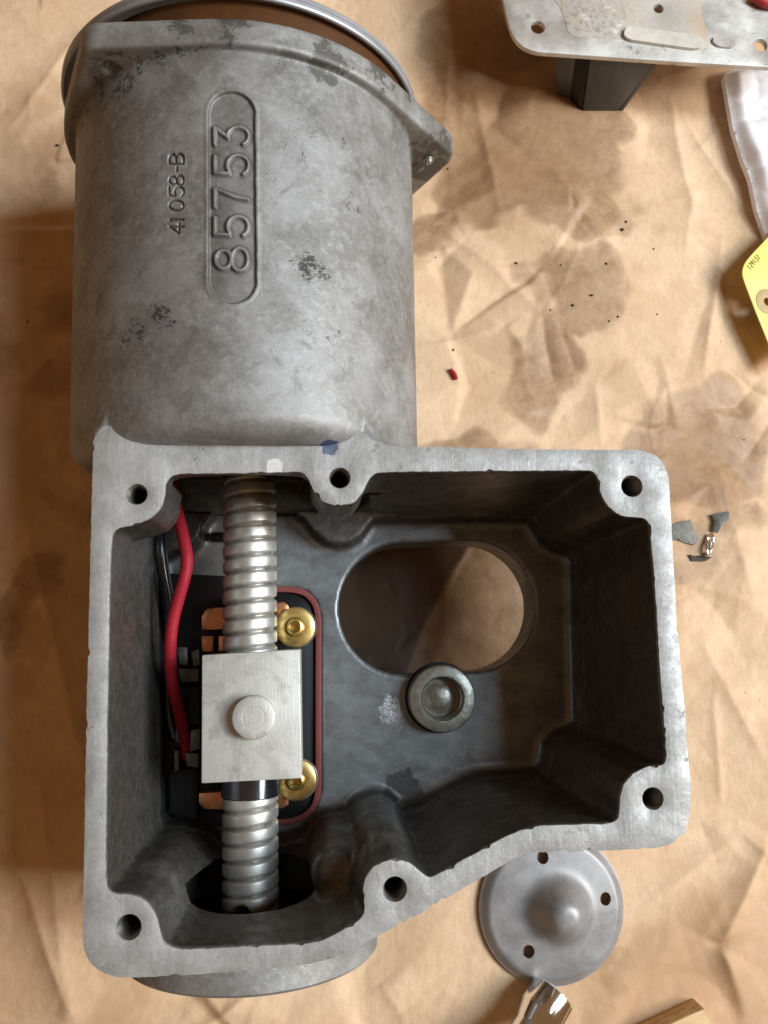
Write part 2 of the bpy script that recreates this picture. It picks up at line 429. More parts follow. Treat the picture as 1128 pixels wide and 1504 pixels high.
M['black_pvc'] = simple('black_wire_insulation', (0.012, 0.012, 0.014), 0.0, 0.22, 0.15, 200, 0.12)
M['tin'] = simple('dull_tin_terminal', (0.12, 0.12, 0.115), 0.8, 0.45, 0.3, 400, 0.2)
M['chrome'] = simple('bright_chrome', (0.88, 0.88, 0.88), 1.0, 0.12, 0.03, 80, 0.02)
M['zinc_ring'] = simple('polished_zinc_ring', (0.40, 0.415, 0.44), 0.5, 0.46, 0.1, 200, 0.05)
M['band'] = simple('brown_varnished_band', (0.10, 0.04, 0.014), 0.2, 0.4, 0.25, 120, 0.1)
M['bracket'] = simple('grey_painted_steel', (0.075, 0.075, 0.078), 0.3, 0.45, 0.15, 300, 0.1)
M['wood'] = None
M['yellow'] = simple('yellow_card', (0.88, 0.80, 0.22), 0.0, 0.5, 0.06, 120, 0.05)
M['ring_card'] = simple('tan_reinforcing_ring', (0.52, 0.38, 0.18), 0.0, 0.6, 0.25, 200, 0.1)
M['ink'] = simple('brown_ink', (0.16, 0.10, 0.03), 0.0, 0.6, 0.1, 300, 0.02)
M['crumb'] = simple('dark_dirt', (0.03, 0.025, 0.02), 0.0, 0.8, 0.3, 900, 0.3)
M['thread'] = simple('tapped_thread', (0.16, 0.145, 0.125), 0.7, 0.4, 0.25, 700, 0.2)
M['shard'] = simple('grey_metal_flake', (0.055, 0.048, 0.036), 0.4, 0.42, 0.25, 500, 0.3, 0.0004)
M['red_plastic'] = simple('red_plastic', (0.40, 0.03, 0.03), 0.0, 0.4, 0.1)
def m_wood():
    t = NT('raw_pine')
    g = t.noise(60, 6, 0.6, vec=t.map((1, 9, 9), (0, 0, 0.55)))
    c = t.mix(t.ramp(g, 0.35, 0.65), (0.42, 0.25, 0.10), (0.62, 0.42, 0.20))
    return t.fin(c, 0, 0.6, t.bump(g, 0.2, 0.0005))
M['wood'] = m_wood()
def m_plate():
    t = NT('worn_cover_plate')
    n = t.noise(60, 5, 0.6); f = t.noise(420, 5, 0.7)
    c = t.mix(t.ramp(n, 0.35, 0.65), (0.46, 0.44, 0.41), (0.62, 0.60, 0.57))
    c = t.mix(t.math('MULTIPLY', t.ramp(t.noise(90, 5, 0.7), 0.60, 0.68), 0.7), c, (0.14, 0.11, 0.10))
    c = t.mix(t.math('MULTIPLY', t.ramp(f, 0.6, 0.75), 0.4), c, (0.40, 0.30, 0.22))
    return t.fin(c, 0.45, t.ramp(n, 0.3, 0.7, 0.36, 0.55), t.bump(f, 0.25, 0.0004))
def m_residue():
    t = NT('gasket_residue')
    f = t.noise(420, 6, 0.75); n = t.noise(55, 5, 0.65, dist=1.0)
    c = t.mix(t.ramp(n, 0.4, 0.65), (0.49, 0.465, 0.435), (0.52, 0.46, 0.38))
    c = t.mix(t.math('MULTIPLY', t.math('MULTIPLY', t.ramp(f, 0.48, 0.62), 0.55), t.spot((*P(855, 15, -81), -81), 34)), c, (0.20, 0.13, 0.135))
    c = t.mix(t.math('MULTIPLY', t.spot((*P(1045, 30, -81), -81), 14), 0.6), c, (0.50, 0.33, 0.20))
    c = t.mix(t.ramp(t.noise(120, 5, 0.7), 0.62, 0.7), c, (0.68, 0.64, 0.58))
    return t.fin(c, 0.1, 0.6, t.bump(f, 0.5, 0.0006))
M['plate'] = m_plate(); M['residue'] = m_residue()
M['rib'] = simple('chalky_white_rib', (0.66, 0.63, 0.56), 0.15, 0.5, 0.18, 150, 0.3, 0.0005)
def m_bag():
    t = NT('milky_polythene')
    n = t.noise(150, 4, 0.6)
    d = t.n('ShaderNodeBsdfTransparent'); mx = t.n('ShaderNodeMixShader')
    t.fin((0.92, 0.90, 0.93), 0.0, 0.4, t.bump(n, 0.10, 0.001), Specular_IOR_Level=0.4)
    t.l(t.ramp(n, 0.3, 0.7, 0.72, 0.97), mx.inputs[0]); t.l(d.outputs[0], mx.inputs[1]); t.l(t.b.outputs[0], mx.inputs[2]); t.l(mx.outputs[0], t.out.inputs['Surface'])
    return t.m
M['bag'] = m_bag()
def sstep(a, b, v):
    t = np.clip((v-a)/(b-a), 0, 1); return t*t*(3-2*t)
# ------------------------------------------------------------------ the paper underneath
def crumple(x, y):
    """height in mm of the wrinkled sheet"""
    rs = np.random.RandomState(5)
    wx = x+2.2*vnoise(x, y, 1, 1/40.); wy = y+2.2*vnoise(x, y, 3, 1/40.)
    h = 2.6*vnoise(x, y, 7, 1/95.)+0.7*vnoise(x, y, 8, 1/38.)
    for n, amp, s in ():
        r2 = np.random.RandomState(s); px = r2.uniform(-280, 380, n); py = r2.uniform(-300, 440, n)
        ph = r2.uniform(-0.35, 0.35, n)
        cell = math.sqrt(660*740/n)
        d = np.full(x.shape, 1e9, dtype=np.float32)
        for i in range(n):
            d = np.minimum(d, ((wx-px[i])**2+(wy-py[i])**2)/cell**2+ph[i])
        h += amp*np.clip(d, -0.4, 1.2)*(0.35+0.65*np.clip(0.5+vnoise(x, y, 20+s, 1/70.), 0, 1))
    from mathutils.geometry import delaunay_2d_cdt
    xs0, ys0 = float(x[0, 0]), float(y[0, 0]); st = 1.0
    for n, amp, sd, blur in ((110, 6.5, 11, 2), (420, 4.2, 12, 1), (1500, 1.9, 13, 0)):
        r2 = np.random.RandomState(sd); pts = np.stack([r2.uniform(-270, 360, n), r2.uniform(-280, 440, n)], 1)
        hz = r2.uniform(-1, 1, n)*amp
        tri = delaunay_2d_cdt([Vector(p) for p in pts], [], [], 0, 1e-6)
        vv = np.array([tuple(v) for v in tri[0]]); src = [o[0] for o in tri[3]]
        hf = np.zeros_like(x)
        for f in tri[2]:
            a, b, c = vv[f[0]], vv[f[1]], vv[f[2]]; ha, hb, hc = (hz[src[k]] for k in f)
            i0 = max(0, int((min(a[0], b[0], c[0])-12-xs0)/st)); i1 = min(x.shape[0], int((max(a[0], b[0], c[0])+12-xs0)/st)+2)
            j0 = max(0, int((min(a[1], b[1], c[1])-12-ys0)/st)); j1 = min(x.shape[1], int((max(a[1], b[1], c[1])+12-ys0)/st)+2)
            if i1 <= i0 or j1 <= j0: continue
            X, Y = wx[i0:i1, j0:j1], wy[i0:i1, j0:j1]
            D = (b[1]-c[1])*(a[0]-c[0])+(c[0]-b[0])*(a[1]-c[1])
            if abs(D) < 1e-6: continue
            l0 = ((b[1]-c[1])*(X-c[0])+(c[0]-b[0])*(Y-c[1]))/D; l1 = ((c[1]-a[1])*(X-c[0])+(a[0]-c[0])*(Y-c[1]))/D; l2 = 1-l0-l1
            m = (l0 >= -1e-4) & (l1 >= -1e-4) & (l2 >= -1e-4)
            hf[i0:i1, j0:j1][m] = (l0*ha+l1*hb+l2*hc)[m]
        for _ in range(blur):
            hf = 0.5*hf+0.125*(np.roll(hf, 1, 0)+np.roll(hf, -1, 0)+np.roll(hf, 1, 1)+np.roll(hf, -1, 1))
        h += hf*(0.3+0.7*np.clip(0.5+1.1*vnoise(x, y, 60+sd, 1/70.), 0, 1))
    cr = []
    for i in range(90):
        px, py = rs.uniform(-230, 330), rs.uniform(-240, 380); a = rs.uniform(0, math.pi); L = rs.uniform(15, 75)
        cr.append((px, py, px+L*math.cos(a), py+L*math.sin(a), rs.uniform(-1.8, 2.0), rs.uniform(1.3, 5)))
    for (a, b), (c, d), am, w in CREASES:
        p, q = P(a, b, ZP), P(c, d, ZP); cr.append((p[0], p[1], q[0], q[1], am, w))
    for x0, y0, x1, y1, am, w in cr:
        dx, dy = x1-x0, y1-y0; L = math.hypot(dx, dy); dx /= L; dy /= L
        u = ((wx-x0)*dx+(wy-y0)*dy)/L; v = np.abs(-(wx-x0)*dy+(wy-y0)*dx)
        m = (u > -0.1) & (u < 1.1) & (v < 6*w)
        h[m] += (am*np.exp(-v[m]/w)*np.clip(1-(2*u[m]-1)**4, 0, 1)).astype(np.float32)
    return h
CREASES = [((20, 720), (190, 1330), 4.0, 9), ((0, 1190), (115, 1504), 3.0, 7), ((60, 1130), (110, 1500), 2.0, 6), ((130, 20), (0, 200), 2.0, 6),
           ((0, 330), (110, 345), 2.2, 5), ((0, 385), (105, 380), -2.0, 5), ((20, 590), (105, 480), 2.5, 7), ((0, 640), (110, 560), -2.0, 6),
           ((640, 330), (800, 470), 1.8, 5), ((800, 245), (900, 380), 2.2, 6), ((690, 100), (730, 330), 2.0, 6), ((610, 510), (740, 480), 2.0, 4),
           ((740, 480), (770, 520), 2.0, 4), ((790, 450), (820, 580), -2.0, 5), ((870, 560), (885, 660), 1.8, 5), ((1060, 340), (1030, 560), 3.0, 6),
           ((1000, 560), (1070, 330), -1.5, 8), ((960, 520), (1000, 640), 1.6, 5), ((1020, 260), (1000, 380), 1.5, 6), ((985, 130), (1020, 330), 3.0, 7),
           ((1050, 680), (1110, 900), 2.5, 8), ((1030, 930), (1128, 1130), 2.5, 7), ((920, 1350), (1090, 1230), 2.2, 7), ((1128, 1230), (1050, 1390), 6.0, 9),
           ((1050, 1390), (1090, 1504), 7.0, 6), ((1010, 1410), (880, 1440), 2.5, 7), ((900, 1430), (940, 1504), 2.0, 6), ((650, 1450), (720, 1500), 1.5, 5),
           ((560, 1440), (600, 1504), 1.5, 6), ((330, 1480), (420, 1504), 1.5, 6), ((600, 20), (690, 60), 1.8, 6), ((660, 60), (650, 200), 2.5, 7)]
#            px    py   rx  ry  strength: oil stains, plus painted shade below the floor opening and left of cover plate
STAINS_AND_SHADE = [(800, 480, 55, 75, 1.0), (880, 410, 60, 50, .9), (1025, 660, 95, 75, 1.0), (700, 655, 95, 50, .95), (745, 210, 120, 130, .9), (850, 160, 120, 60, 1.0),
          (860, 255, 90, 70, .9), (650, 90, 70, 130, .95), (660, 250, 70, 60, .8), (790, 570, 50, 45, .8), (1055, 760, 80, 60, .7), (1000, 790, 60, 60, .85),
          (60, 250, 60, 60, .8), (60, 480, 70, 150, .7), (50, 900, 50, 150, .8), (120, 700, 70, 120, .6), (1000, 1330, 60, 40, .6), (960, 1440, 90, 50, .7),
          (1085, 450, 30, 70, .7), (600, 900, 110, 130, 1.1), (860, 1400, 60, 40, .5), (180, 1290, 40, 18, .7), (930, 300, 40, 40, .6), (720, 60, 90, 90, .8), (690, 330, 90, 45, .75), (760, 120, 70, 80, .85), (1010, 470, 40, 90, .6), (900, 330, 50, 50, .7), (690, 160, 60, 90, .8), (720, 230, 130, 110, 1.0), (800, 510, 70, 100, 1.05), (830, 230, 120, 100, 1.0), (640, 330, 60, 50, .9), (1000, 650, 110, 80, 1.1), (715, 890, 80, 120, 1.2), (740, 150, 150, 140, 1.1), (860, 300, 80, 80, .9), (870, 420, 80, 70, 1.0), (1020, 640, 110, 95, 1.15), (790, 560, 60, 70, .95)]
FLAT = [(102, -109, 34), (128, 252, 24), (86, -152, 24), (152, -162, 24)]
def build_paper():
    xs = np.arange(-235, 326, 1.0, dtype=np.float32); ys = np.arange(-245, 401, 1.0, dtype=np.float32)
    x, y = np.meshgrid(xs, ys, indexing='ij')
    h = crumple(x, y)
    st = np.zeros_like(x); lo = np.clip(0.35+0.7*vnoise(x, y, 31, 1/85.)+0.25*vnoise(x, y, 32, 1/30.), 0, 1)*0.8
    sx = x+11*vnoise(x, y, 71, 1/34.)+3.5*vnoise(x, y, 72, 1/13.)+1.5*vnoise(x, y, 73, 1/5.); sy = y+11*vnoise(x, y, 74, 1/34.)+3.5*vnoise(x, y, 75, 1/13.)+1.5*vnoise(x, y, 76, 1/5.)
    for a, b, rx, ry, s in STAINS_AND_SHADE:
        p = P(a, b, ZP); q = np.sqrt(((sx-p[0])/(rx*.305))**2+((sy-p[1])/(ry*.305))**2)
        st = np.maximum(st, 0.74*s*sstep(1.38, 0.55, q)*(0.82+0.3*vnoise(x, y, 77, 1/18.)))
    hole_shade = np.zeros_like(x)
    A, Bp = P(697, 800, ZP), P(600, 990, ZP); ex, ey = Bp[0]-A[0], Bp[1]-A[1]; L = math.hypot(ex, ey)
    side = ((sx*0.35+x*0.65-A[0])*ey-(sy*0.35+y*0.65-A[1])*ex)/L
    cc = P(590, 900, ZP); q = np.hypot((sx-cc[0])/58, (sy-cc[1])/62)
    hole_shade = np.maximum(sstep(2.5, -2.5, -side), 0.42)*sstep(1.3, 0.95, q)  # shadow with its diagonal edge, painted on the paper below the floor opening
    for a, b, rx, ry, s in ((730, 170, 190, 230, .75), (60, 500, 120, 330, .6), (1010, 700, 120, 120, .55), (60, 1000, 90, 250, .45), (850, 480, 130, 110, .4), (1000, 1420, 170, 90, .5)):
        p = P(a, b, ZP); q = np.sqrt(((x-p[0])/(rx*.305))**2+((y-p[1])/(ry*.305))**2)
        lo = np.maximum(lo, s*sstep(1.25, 0.5, q)+0.25*lo)
    for cx, cy, r in FLAT:
        d = np.sqrt((x-cx)**2+(y-cy)**2); h = h*np.clip((d-r)/14, 0.0, 1)+0.0
    h = np.clip(h, -6, 12)
    # the heavy casting presses the sheet flat under its feet
    d = np.sqrt((x+35)**2+(y+62)**2); h = np.where(d < 70, h*np.clip((d-30)/40, 0, 1), h)
    d = np.sqrt((x+52)**2+(y-185)**2); h = np.where(d < 60, h*np.clip((d-25)/35, 0, 1), h)
    h = np.minimum(h, 12.0)
    nx, ny = x.shape
    V = np.stack([x.ravel(), y.ravel(), (h+ZP-0.2).ravel()], 1)
    i = (np.arange(nx-1)[:, None]*ny+np.arange(ny-1)[None, :]).ravel()
    Fq = np.stack([i, i+ny, i+ny+1, i+1], 1)
    o = mk('paper_sheet', V, Fq, M['paper'], None, 180, {'stain': st.ravel(), 'light_oil': lo.ravel(), 'hole_shade': hole_shade.ravel()})
    o['kind'] = 'structure'
    global PAPER
    PAPER = (xs, ys, h)
build_paper()
def paper_z(x, y):
    xs, ys, h = PAPER
    i = int(np.clip((x-xs[0])/1.0, 0, len(xs)-1)); j = int(np.clip((y-ys[0])/1.0, 0, len(ys)-1))
    return float(h[i, j])+ZP-0.2

# ------------------------------------------------------------------ the casting
AX0, AXS, AZ, AZF = -23.0, -0.012, -46.5, -48.5             # motor axis: x = AX0 + AXS*(y-100), z = AZ
def axis_x(y): return AX0+AXS*(y-100)
def barrel_r(y): return 60.0+0.012*(y-100)
YF, FT = 178.0, 9.0                              # motor flange front and thickness
FLOOR, BOT = -75.0, -83.0
SC_A, SC_B = (-22.4, 62.0), (-20.2, -92.0)       # lead screw axis ends (x, y)

OUTER = [(139, 640), (300, 630), (480, 630), (545, 642), (580, 655), (640, 656), (760, 660), (860, 661), (940, 661), (962, 668), (976, 682), (982, 704), (993, 906),
         (1006, 1055), (1014, 1153), (1013, 1195), (1006, 1222), (991, 1237), (965, 1245), (880, 1249), (812, 1250), (785, 1251), (764, 1256), (738, 1270), (680, 1304),
         (620, 1339), (541, 1382), (510, 1399), (470, 1412), (430, 1419), (342, 1427), (209, 1435), (175, 1435), (150, 1428), (133, 1415), (124, 1396), (122, 1370), (125, 1200), (130, 950), (135, 750)]
RIM_OUT = [(138, 646), (143, 634), (152, 626), (200, 612), (500, 612), (530, 634), (552, 650), (585, 657), (640, 657)]+OUTER[6:]
INNER_REST = [(880, 703), (882, 722), (892, 741), (905, 753), (920, 758), (946, 760), (955, 768), (964, 879), (972, 1012), (980, 1112), (976, 1124), (952, 1127),
              (929, 1137), (916, 1153), (911, 1174), (911, 1198), (903, 1209), (880, 1211), (790, 1214), (764, 1221), (738, 1232), (640, 1287), (630, 1291), (616, 1281), (600, 1267), (578, 1262),
              (552, 1270), (538, 1288), (533, 1309), (535, 1325), (537, 1338), (530, 1351), (497, 1371), (475, 1382), (448, 1388), (386, 1390), (270, 1396), (246, 1391),
              (237, 1382), (233, 1366), (229, 1348), (218, 1329), (204, 1318), (186, 1314), (164, 1314), (155, 1306), (154, 1282), (155, 1104), (158, 950), (161, 822), (163, 786)]
INNER0 = [(171, 775), (198, 770), (222, 760), (235, 746), (241, 730), (242, 712), (248, 699), (260, 695), (350, 694), (442, 692), (452, 699), (460, 719), (475, 737),
          (500, 744), (521, 737), (534, 721), (540, 705), (550, 694), (570, 692), (700, 691), (866, 690), (876, 694)]+INNER_REST
INNER1 = [(171, 712), (190, 697), (260, 694), (440, 692), (570, 692), (700, 691), (866, 690), (876, 694)]+INNER_REST
FLOOR_L = [(240, 824), (262, 813), (283, 811), (297, 797), (304, 775), (318, 757), (345, 755), (400, 755), (432, 757), (446, 765), (460, 783), (478, 799), (495, 804), (512, 801),
           (527, 792), (537, 778), (546, 767), (600, 765), (700, 763), (762, 763), (773, 766), (782, 779), (792, 793), (808, 805), (832, 813), (840, 825), (842, 940), (845, 1060), (838, 1069), (814, 1078),
           (799, 1094), (795, 1120), (788, 1132), (700, 1138), (680, 1145), (625, 1172), (600, 1184), (585, 1185), (568, 1174), (545, 1170), (528, 1175), (512, 1188), (483, 1193), (463, 1201), (448, 1217), (418, 1226),
           (380, 1232), (340, 1228), (320, 1216), (300, 1208), (266, 1206), (250, 1204), (243, 1195), (241, 1000), (239, 850)]
FLOOR_2 = [(240, 778), (247, 762), (262, 757)]+FLOOR_L[5:9]+[(500, 758), (560, 762)]+FLOOR_L[17:]
HOLES = [(201, 726, 15.5), (499, 702, 16), (928, 714, 17), (959, 1173, 16), (580, 1306, 17), (189, 1362, 17)]
SLOT = [(276, 905), (284, 882), (302, 868), (330, 863), (430, 862), (452, 868), (466, 884), (471, 905), (471, 1165), (465, 1188), (448, 1204), (425, 1212), (330, 1213), (300, 1208), (282, 1192), (276, 1170)]

def sd_poly(poly, X, Y):
    poly = np.asarray(poly, np.float32); n = len(poly)
    d = np.full(X.shape, 1e12, np.float32); s = np.ones(X.shape, np.float32)
    j = n-1
    for i in range(n):
        e = poly[j]-poly[i]; wx = X-poly[i, 0]; wy = Y-poly[i, 1]
        t = np.clip((wx*e[0]+wy*e[1])/(e@e+1e-9), 0, 1)
        bx = wx-e[0]*t; by = wy-e[1]*t
        d = np.minimum(d, bx*bx+by*by)
        c1 = Y >= poly[i, 1]; c2 = Y < poly[j, 1]; c3 = e[0]*wy > e[1]*wx
        flip = (c1 & c2 & c3) | (~c1 & ~c2 & ~c3)
        s = np.where(flip, -s, s); j = i
    return np.sqrt(d)*s
def smin(a, b, k):
    h = np.maximum(k-np.abs(a-b), 0); return np.minimum(a, b)-h*h/(4*k)
def smax(a, b, k):
    h = np.maximum(k-np.abs(a-b), 0); return np.maximum(a, b)+h*h/(4*k)
def hull2(pts):
    pts = sorted(map(tuple, pts)); 
    def half(ps):
        o = []
        for p in ps:
            while len(o) > 1 and (o[-1][0]-o[-2][0])*(p[1]-o[-2][1])-(o[-1][1]-o[-2][1])*(p[0]-o[-2][0]) <= 0: o.pop()
            o.append(p)
        return o
    a, b = half(pts), half(pts[::-1]); return a[:-1]+b[:-1]
EARS = [(8, 68.5), (126.5, 66.5), (247, 64.5)]
def flange_outline(grow=0.0):
    c = circle(0, 0, 65.6+grow, 96)
    for a, r in EARS:
        c += circle(r*math.cos(math.radians(a)), r*math.sin(math.radians(a)), 8.0+grow, 24)
    return hull2(c)

def surface_nets(S, org, h):
    ins = S < 0
    cnt = np.zeros(tuple(n-1 for n in S.shape), np.uint8)
    for a in (0, 1):
        for b in (0, 1):
            for c in (0, 1):
                cnt += ins[a:a+cnt.shape[0], b:b+cnt.shape[1], c:c+cnt.shape[2]]
    act = (cnt > 0) & (cnt < 8)
    idx = np.argwhere(act).astype(np.int32)
    idm = np.full(cnt.shape, -1, np.int32); idm[act] = np.arange(len(idx), dtype=np.int32)
    acc = np.zeros((len(idx), 3), np.float32); num = np.zeros(len(idx), np.float32)
    corners = [(a, b, c) for a in (0, 1) for b in (0, 1) for c in (0, 1)]
    val = {c: S[idx[:, 0]+c[0], idx[:, 1]+c[1], idx[:, 2]+c[2]] for c in corners}
    for c in corners:
        for ax in range(3):
            if c[ax] == 0:
                d = list(c); d[ax] = 1; d = tuple(d)
                v0, v1 = val[c], val[d]; m = (v0 < 0) != (v1 < 0)
                t = np.where(m, v0/(v0-v1+1e-20), 0)
                for k in range(3):
                    acc[:, k] += np.where(m, (t if k == ax else c[k]), 0)
                num += m
    V = (idx+acc/num[:, None])*h+np.array(org, np.float32)
    Q = []
    for ax in range(3):
        sl0 = [slice(None)]*3; sl1 = [slice(None)]*3; sl0[ax] = slice(0, -1); sl1[ax] = slice(1, None)
        a, b = ins[tuple(sl0)], ins[tuple(sl1)]
        e = np.argwhere(a != b)
        u, w = (ax+1) % 3, (ax+2) % 3
        ok = (e[:, u] > 0) & (e[:, w] > 0) & (e[:, u] < S.shape[u]-1) & (e[:, w] < S.shape[w]-1)
        e = e[ok]; flip = a[e[:, 0], e[:, 1], e[:, 2]]
        def cell(du, dw):
            f = e.copy(); f[:, u] -= du; f[:, w] -= dw; return idm[f[:, 0], f[:, 1], f[:, 2]]
        q = np.stack([cell(1, 1), cell(0, 1), cell(0, 0), cell(1, 0)], 1)
        q[~flip] = q[~flip][:, ::-1]
        Q.append(q)
    return V, np.concatenate(Q)

def build_body_mesh():
    hs = 0.8
    xs = np.arange(-99, 117, hs, dtype=np.float32); ys = np.arange(-97, 193, hs, dtype=np.float32); zs = np.arange(-119, 23, hs, dtype=np.float32)
    X2, Y2 = np.meshgrid(xs, ys, indexing='ij')
    T = lambda a: a[:, :, None]
    z = zs[None, None, :]; x = xs[:, None, None]; y = ys[None, :, None]
    so = T(sd_poly(PL(OUTER), X2, Y2)); i0 = T(sd_poly(PL(INNER0), X2, Y2)); i1 = T(sd_poly(PL(INNER1), X2, Y2)); fl = T(sd_poly(PL(FLOOR_L, FLOOR), X2, Y2)); fl2 = T(sd_poly(PL(FLOOR_2, FLOOR), X2, Y2))
    # motor barrel with rounded end, joined by a fillet to the gear box
    rad = np.sqrt((x-axis_x(y))**2+(z-AZ)**2)-barrel_r(y)
    rr = 7.5
    a = rad+rr; b = (58.6-y)+rr
    barrel = np.sqrt(np.maximum(a, 0)**2+np.maximum(b, 0)**2)+np.minimum(np.maximum(a, b), 0)-rr
    barrel = np.maximum(barrel, y-(YF+FT-1))
    Xz, Zx = np.meshgrid(xs, zs, indexing='ij')
    fo = sd_poly(flange_outline(), Xz-axis_x(YF), Zx-AZF)[:, None, :]
    flange = smax(fo, np.abs(y-(YF+FT/2))-FT/2, 1.6)
    box = smax(so-0.025*z*0-0.0+np.minimum(0, z)*-0.02, -(z-BOT), 5.0)
    box = np.maximum(box, z+0.6)
    S = smin(box, barrel, 9.0)
    S = np.maximum(S, np.minimum(z+0.6, barrel))
    S = smin(S, flange, 1.0)
    del flange
    # end boss, collar round the oval opening, foot
    S = smin(S, np.maximum(np.sqrt((x+20)**2+(z+47.5)**2)-37, np.maximum(y+76, -(y+88))), 3.0)
    cA, cB = P(594, 893, FLOOR), P(693, 889, FLOOR); cr = 95*318.4/F_PX*1.015
    ex, ey = cB[0]-cA[0], cB[1]-cA[1]; tt = np.clip(((X2-cA[0])*ex+(Y2-cA[1])*ey)/(ex*ex+ey*ey), 0, 1)
    stad = T(np.sqrt((X2-cA[0]-ex*tt)**2+(Y2-cA[1]-ey*tt)**2)-cr)
    S = smin(S, np.maximum(stad-6, np.maximum(z-FLOOR+3, -(z+95))), 3.0)
    S = smin(S, np.maximum(np.sqrt((x+38)**2+(y+64)**2)-15, np.maximum(z+80, -(z-ZP))), 4.0)
    # cavity
    t = np.clip(-z/(-FLOOR), 0, 1)
    cav = i1*(1-t)+fl2*t
    cav = smax(cav, np.minimum(fl, (FLOOR+11)-z), 2.0)
    cav = smax(cav, np.minimum(i0, (z+30)), 1.0)
    cav = smax(cav, -(z-FLOOR), 4.0)
    # half columns rising inside the cavity
    for px, py, zr, r, ht, k in ((490, 1228, FLOOR, 8.0, -19, 9.0), (262, 1246, FLOOR, 8.5, -20, 8.0), (548, 1196, FLOOR, 7.5, -14, 8.0)):
        c = P(px, py, zr)
        col = smax(np.sqrt((x-c[0])**2+(y-c[1])**2)-r-(z-ht)*-0.02, z-ht, k)
        cav = smax(cav, -col, 3.0)
    S = smax(S, -cav, 0.8)
    del cav
    # bores in the end walls, oval opening, switch recess, bolt holes, cavity void
    bore = np.maximum(np.sqrt((x+22.3)**2+(z-AZ)**2)-42, np.maximum(np.maximum(-(y-49), y-63), np.maximum(-(x+56.5), -(z-FLOOR))))
    S = smax(S, -bore, 1.5)
    S = np.maximum(S, -np.maximum(np.sqrt((x+22.8)**2+(z-AZ)**2)-13, np.maximum(-(y-58), y-80)))
    bore = np.maximum(np.sqrt((x+20)**2+(z+47.5)**2)-28.0, np.maximum(y+72, -(y+93)))
    S = smax(S, -bore, 1.0); del bore
    S = smax(S, -np.maximum(stad, z+68), 0.5)
    S = np.maximum(S, -np.maximum(T(sd_poly(PL(SLOT, FLOOR), X2, Y2)), np.abs(z+76)-4))
    for px, py, r in HOLES:
        c = P(px, py, 0)
        S = np.maximum(S, -np.maximum(np.sqrt((x-c[0])**2+(y-c[1])**2)-(r*0.2-0.2), -(z+22)))
    c = (19.5, 52.0, -34.0)
    S = smax(S, -(np.sqrt(((x-c[0])/1.5)**2+((y-c[1]))**2+((z-c[2])/1.2)**2)-3.2), 1.0)
    # bolt hole through the two flange ears in view
    for a, r in EARS[1:2]:
        ca = (axis_x(YF)+(r-1)*math.cos(math.radians(a)), AZF+(r-1)*math.sin(math.radians(a)))
        S = np.maximum(S, -np.maximum(np.sqrt((x-ca[0])**2+(z-ca[1])**2)-2.6, np.maximum(-(y-YF+2), y-YF-(5 if a < 90 else 0.9))))
    return surface_nets(np.ascontiguousarray(S), (xs[0], ys[0], zs[0]), hs)

def barrel_hit(px, py):
    """point of the barrel surface seen at a pixel of the photograph"""
    w = ray(px, py); o = np.array([0, 0, CAM_H]); R = 62.0; cx = AX0
    for _ in range(6):
        ox, oz = o[0]-cx, o[2]-AZ; A = w[0]**2+w[2]**2; Bq = 2*(ox*w[0]+oz*w[2]); Cq = ox*ox+oz*oz-R*R
        D = max(Bq*Bq-4*A*Cq, 0); t = (-Bq-math.sqrt(D))/(2*A); p = o+w*t
        cx = axis_x(p[1]); R = barrel_r(p[1])
    return p
# characters as strokes in a 10 x 14 cell, u to the right, v up
def arc(cx, cy, rx, ry, a0, a1, n=12):
    return [(cx+rx*math.cos(math.radians(a0+(a1-a0)*i/n)), cy+ry*math.sin(math.radians(a0+(a1-a0)*i/n))) for i in range(n+1)]
GLYPH = {
    '8': [arc(5, 10.4, 3.7, 3.4, 0, 360, 20), arc(5, 3.5, 4.6, 3.5, 0, 360, 20)],
    '5': [[(8.8, 14), (1.6, 14), (1.2, 8)], arc(4.8, 4.2, 4.4, 4.5, 125, -150, 18)],
    '7': [[(0.6, 14), (9.2, 14), (7.2, 9.5), (5.2, 5), (4.2, 0)]],
    '3': [[(0.8, 14), (8.8, 14), (4.2, 8.6)], arc(4.8, 4.1, 4.5, 4.5, 100, -150, 18)],
    '4': [[(7, 0), (7, 14), (0.5, 4.4), (9.5, 4.4)]],
    '1': [[(5, 0), (5, 14), (2.6, 11.4)]],
    '0': [arc(5, 7, 4.2, 7, 0, 360, 22)],
    '-': [[(1.5, 6.5), (8.5, 6.5)]],
    'B': [[(1, 0), (1, 14), (5, 14)], arc(5, 10.7, 3.6, 3.3, 90, -90, 8), [(1, 7.4), (5, 7.4)], arc(5, 3.7, 4.2, 3.7, 90, -90, 8), [(5, 0), (1, 0)]],
}
def px_strokes(chars, x_top, x_base, spans):
    """characters read upwards in the picture: u grows up the page, v grows to the left"""
    out = []
    for ch, (ya, yb) in zip(chars, spans):
        for st in GLYPH[ch]:
            out.append([barrel_hit(x_base+(x_top-x_base)*v/14, ya+(yb-ya)*u/10)[:2] for u, v in st])
    return out
def seg_dist(X, Y, strokes):
    d = np.full(X.shape, 1e9)
    for st in strokes:
        for (ax, ay), (bx, by) in zip(st[:-1], st[1:]):
            ex, ey = bx-ax, by-ay; t = np.clip(((X-ax)*ex+(Y-ay)*ey)/(ex*ex+ey*ey+1e-9), 0, 1)
            d = np.minimum(d, (X-ax-ex*t)**2+(Y-ay-ey*t)**2)
    return np.sqrt(d)

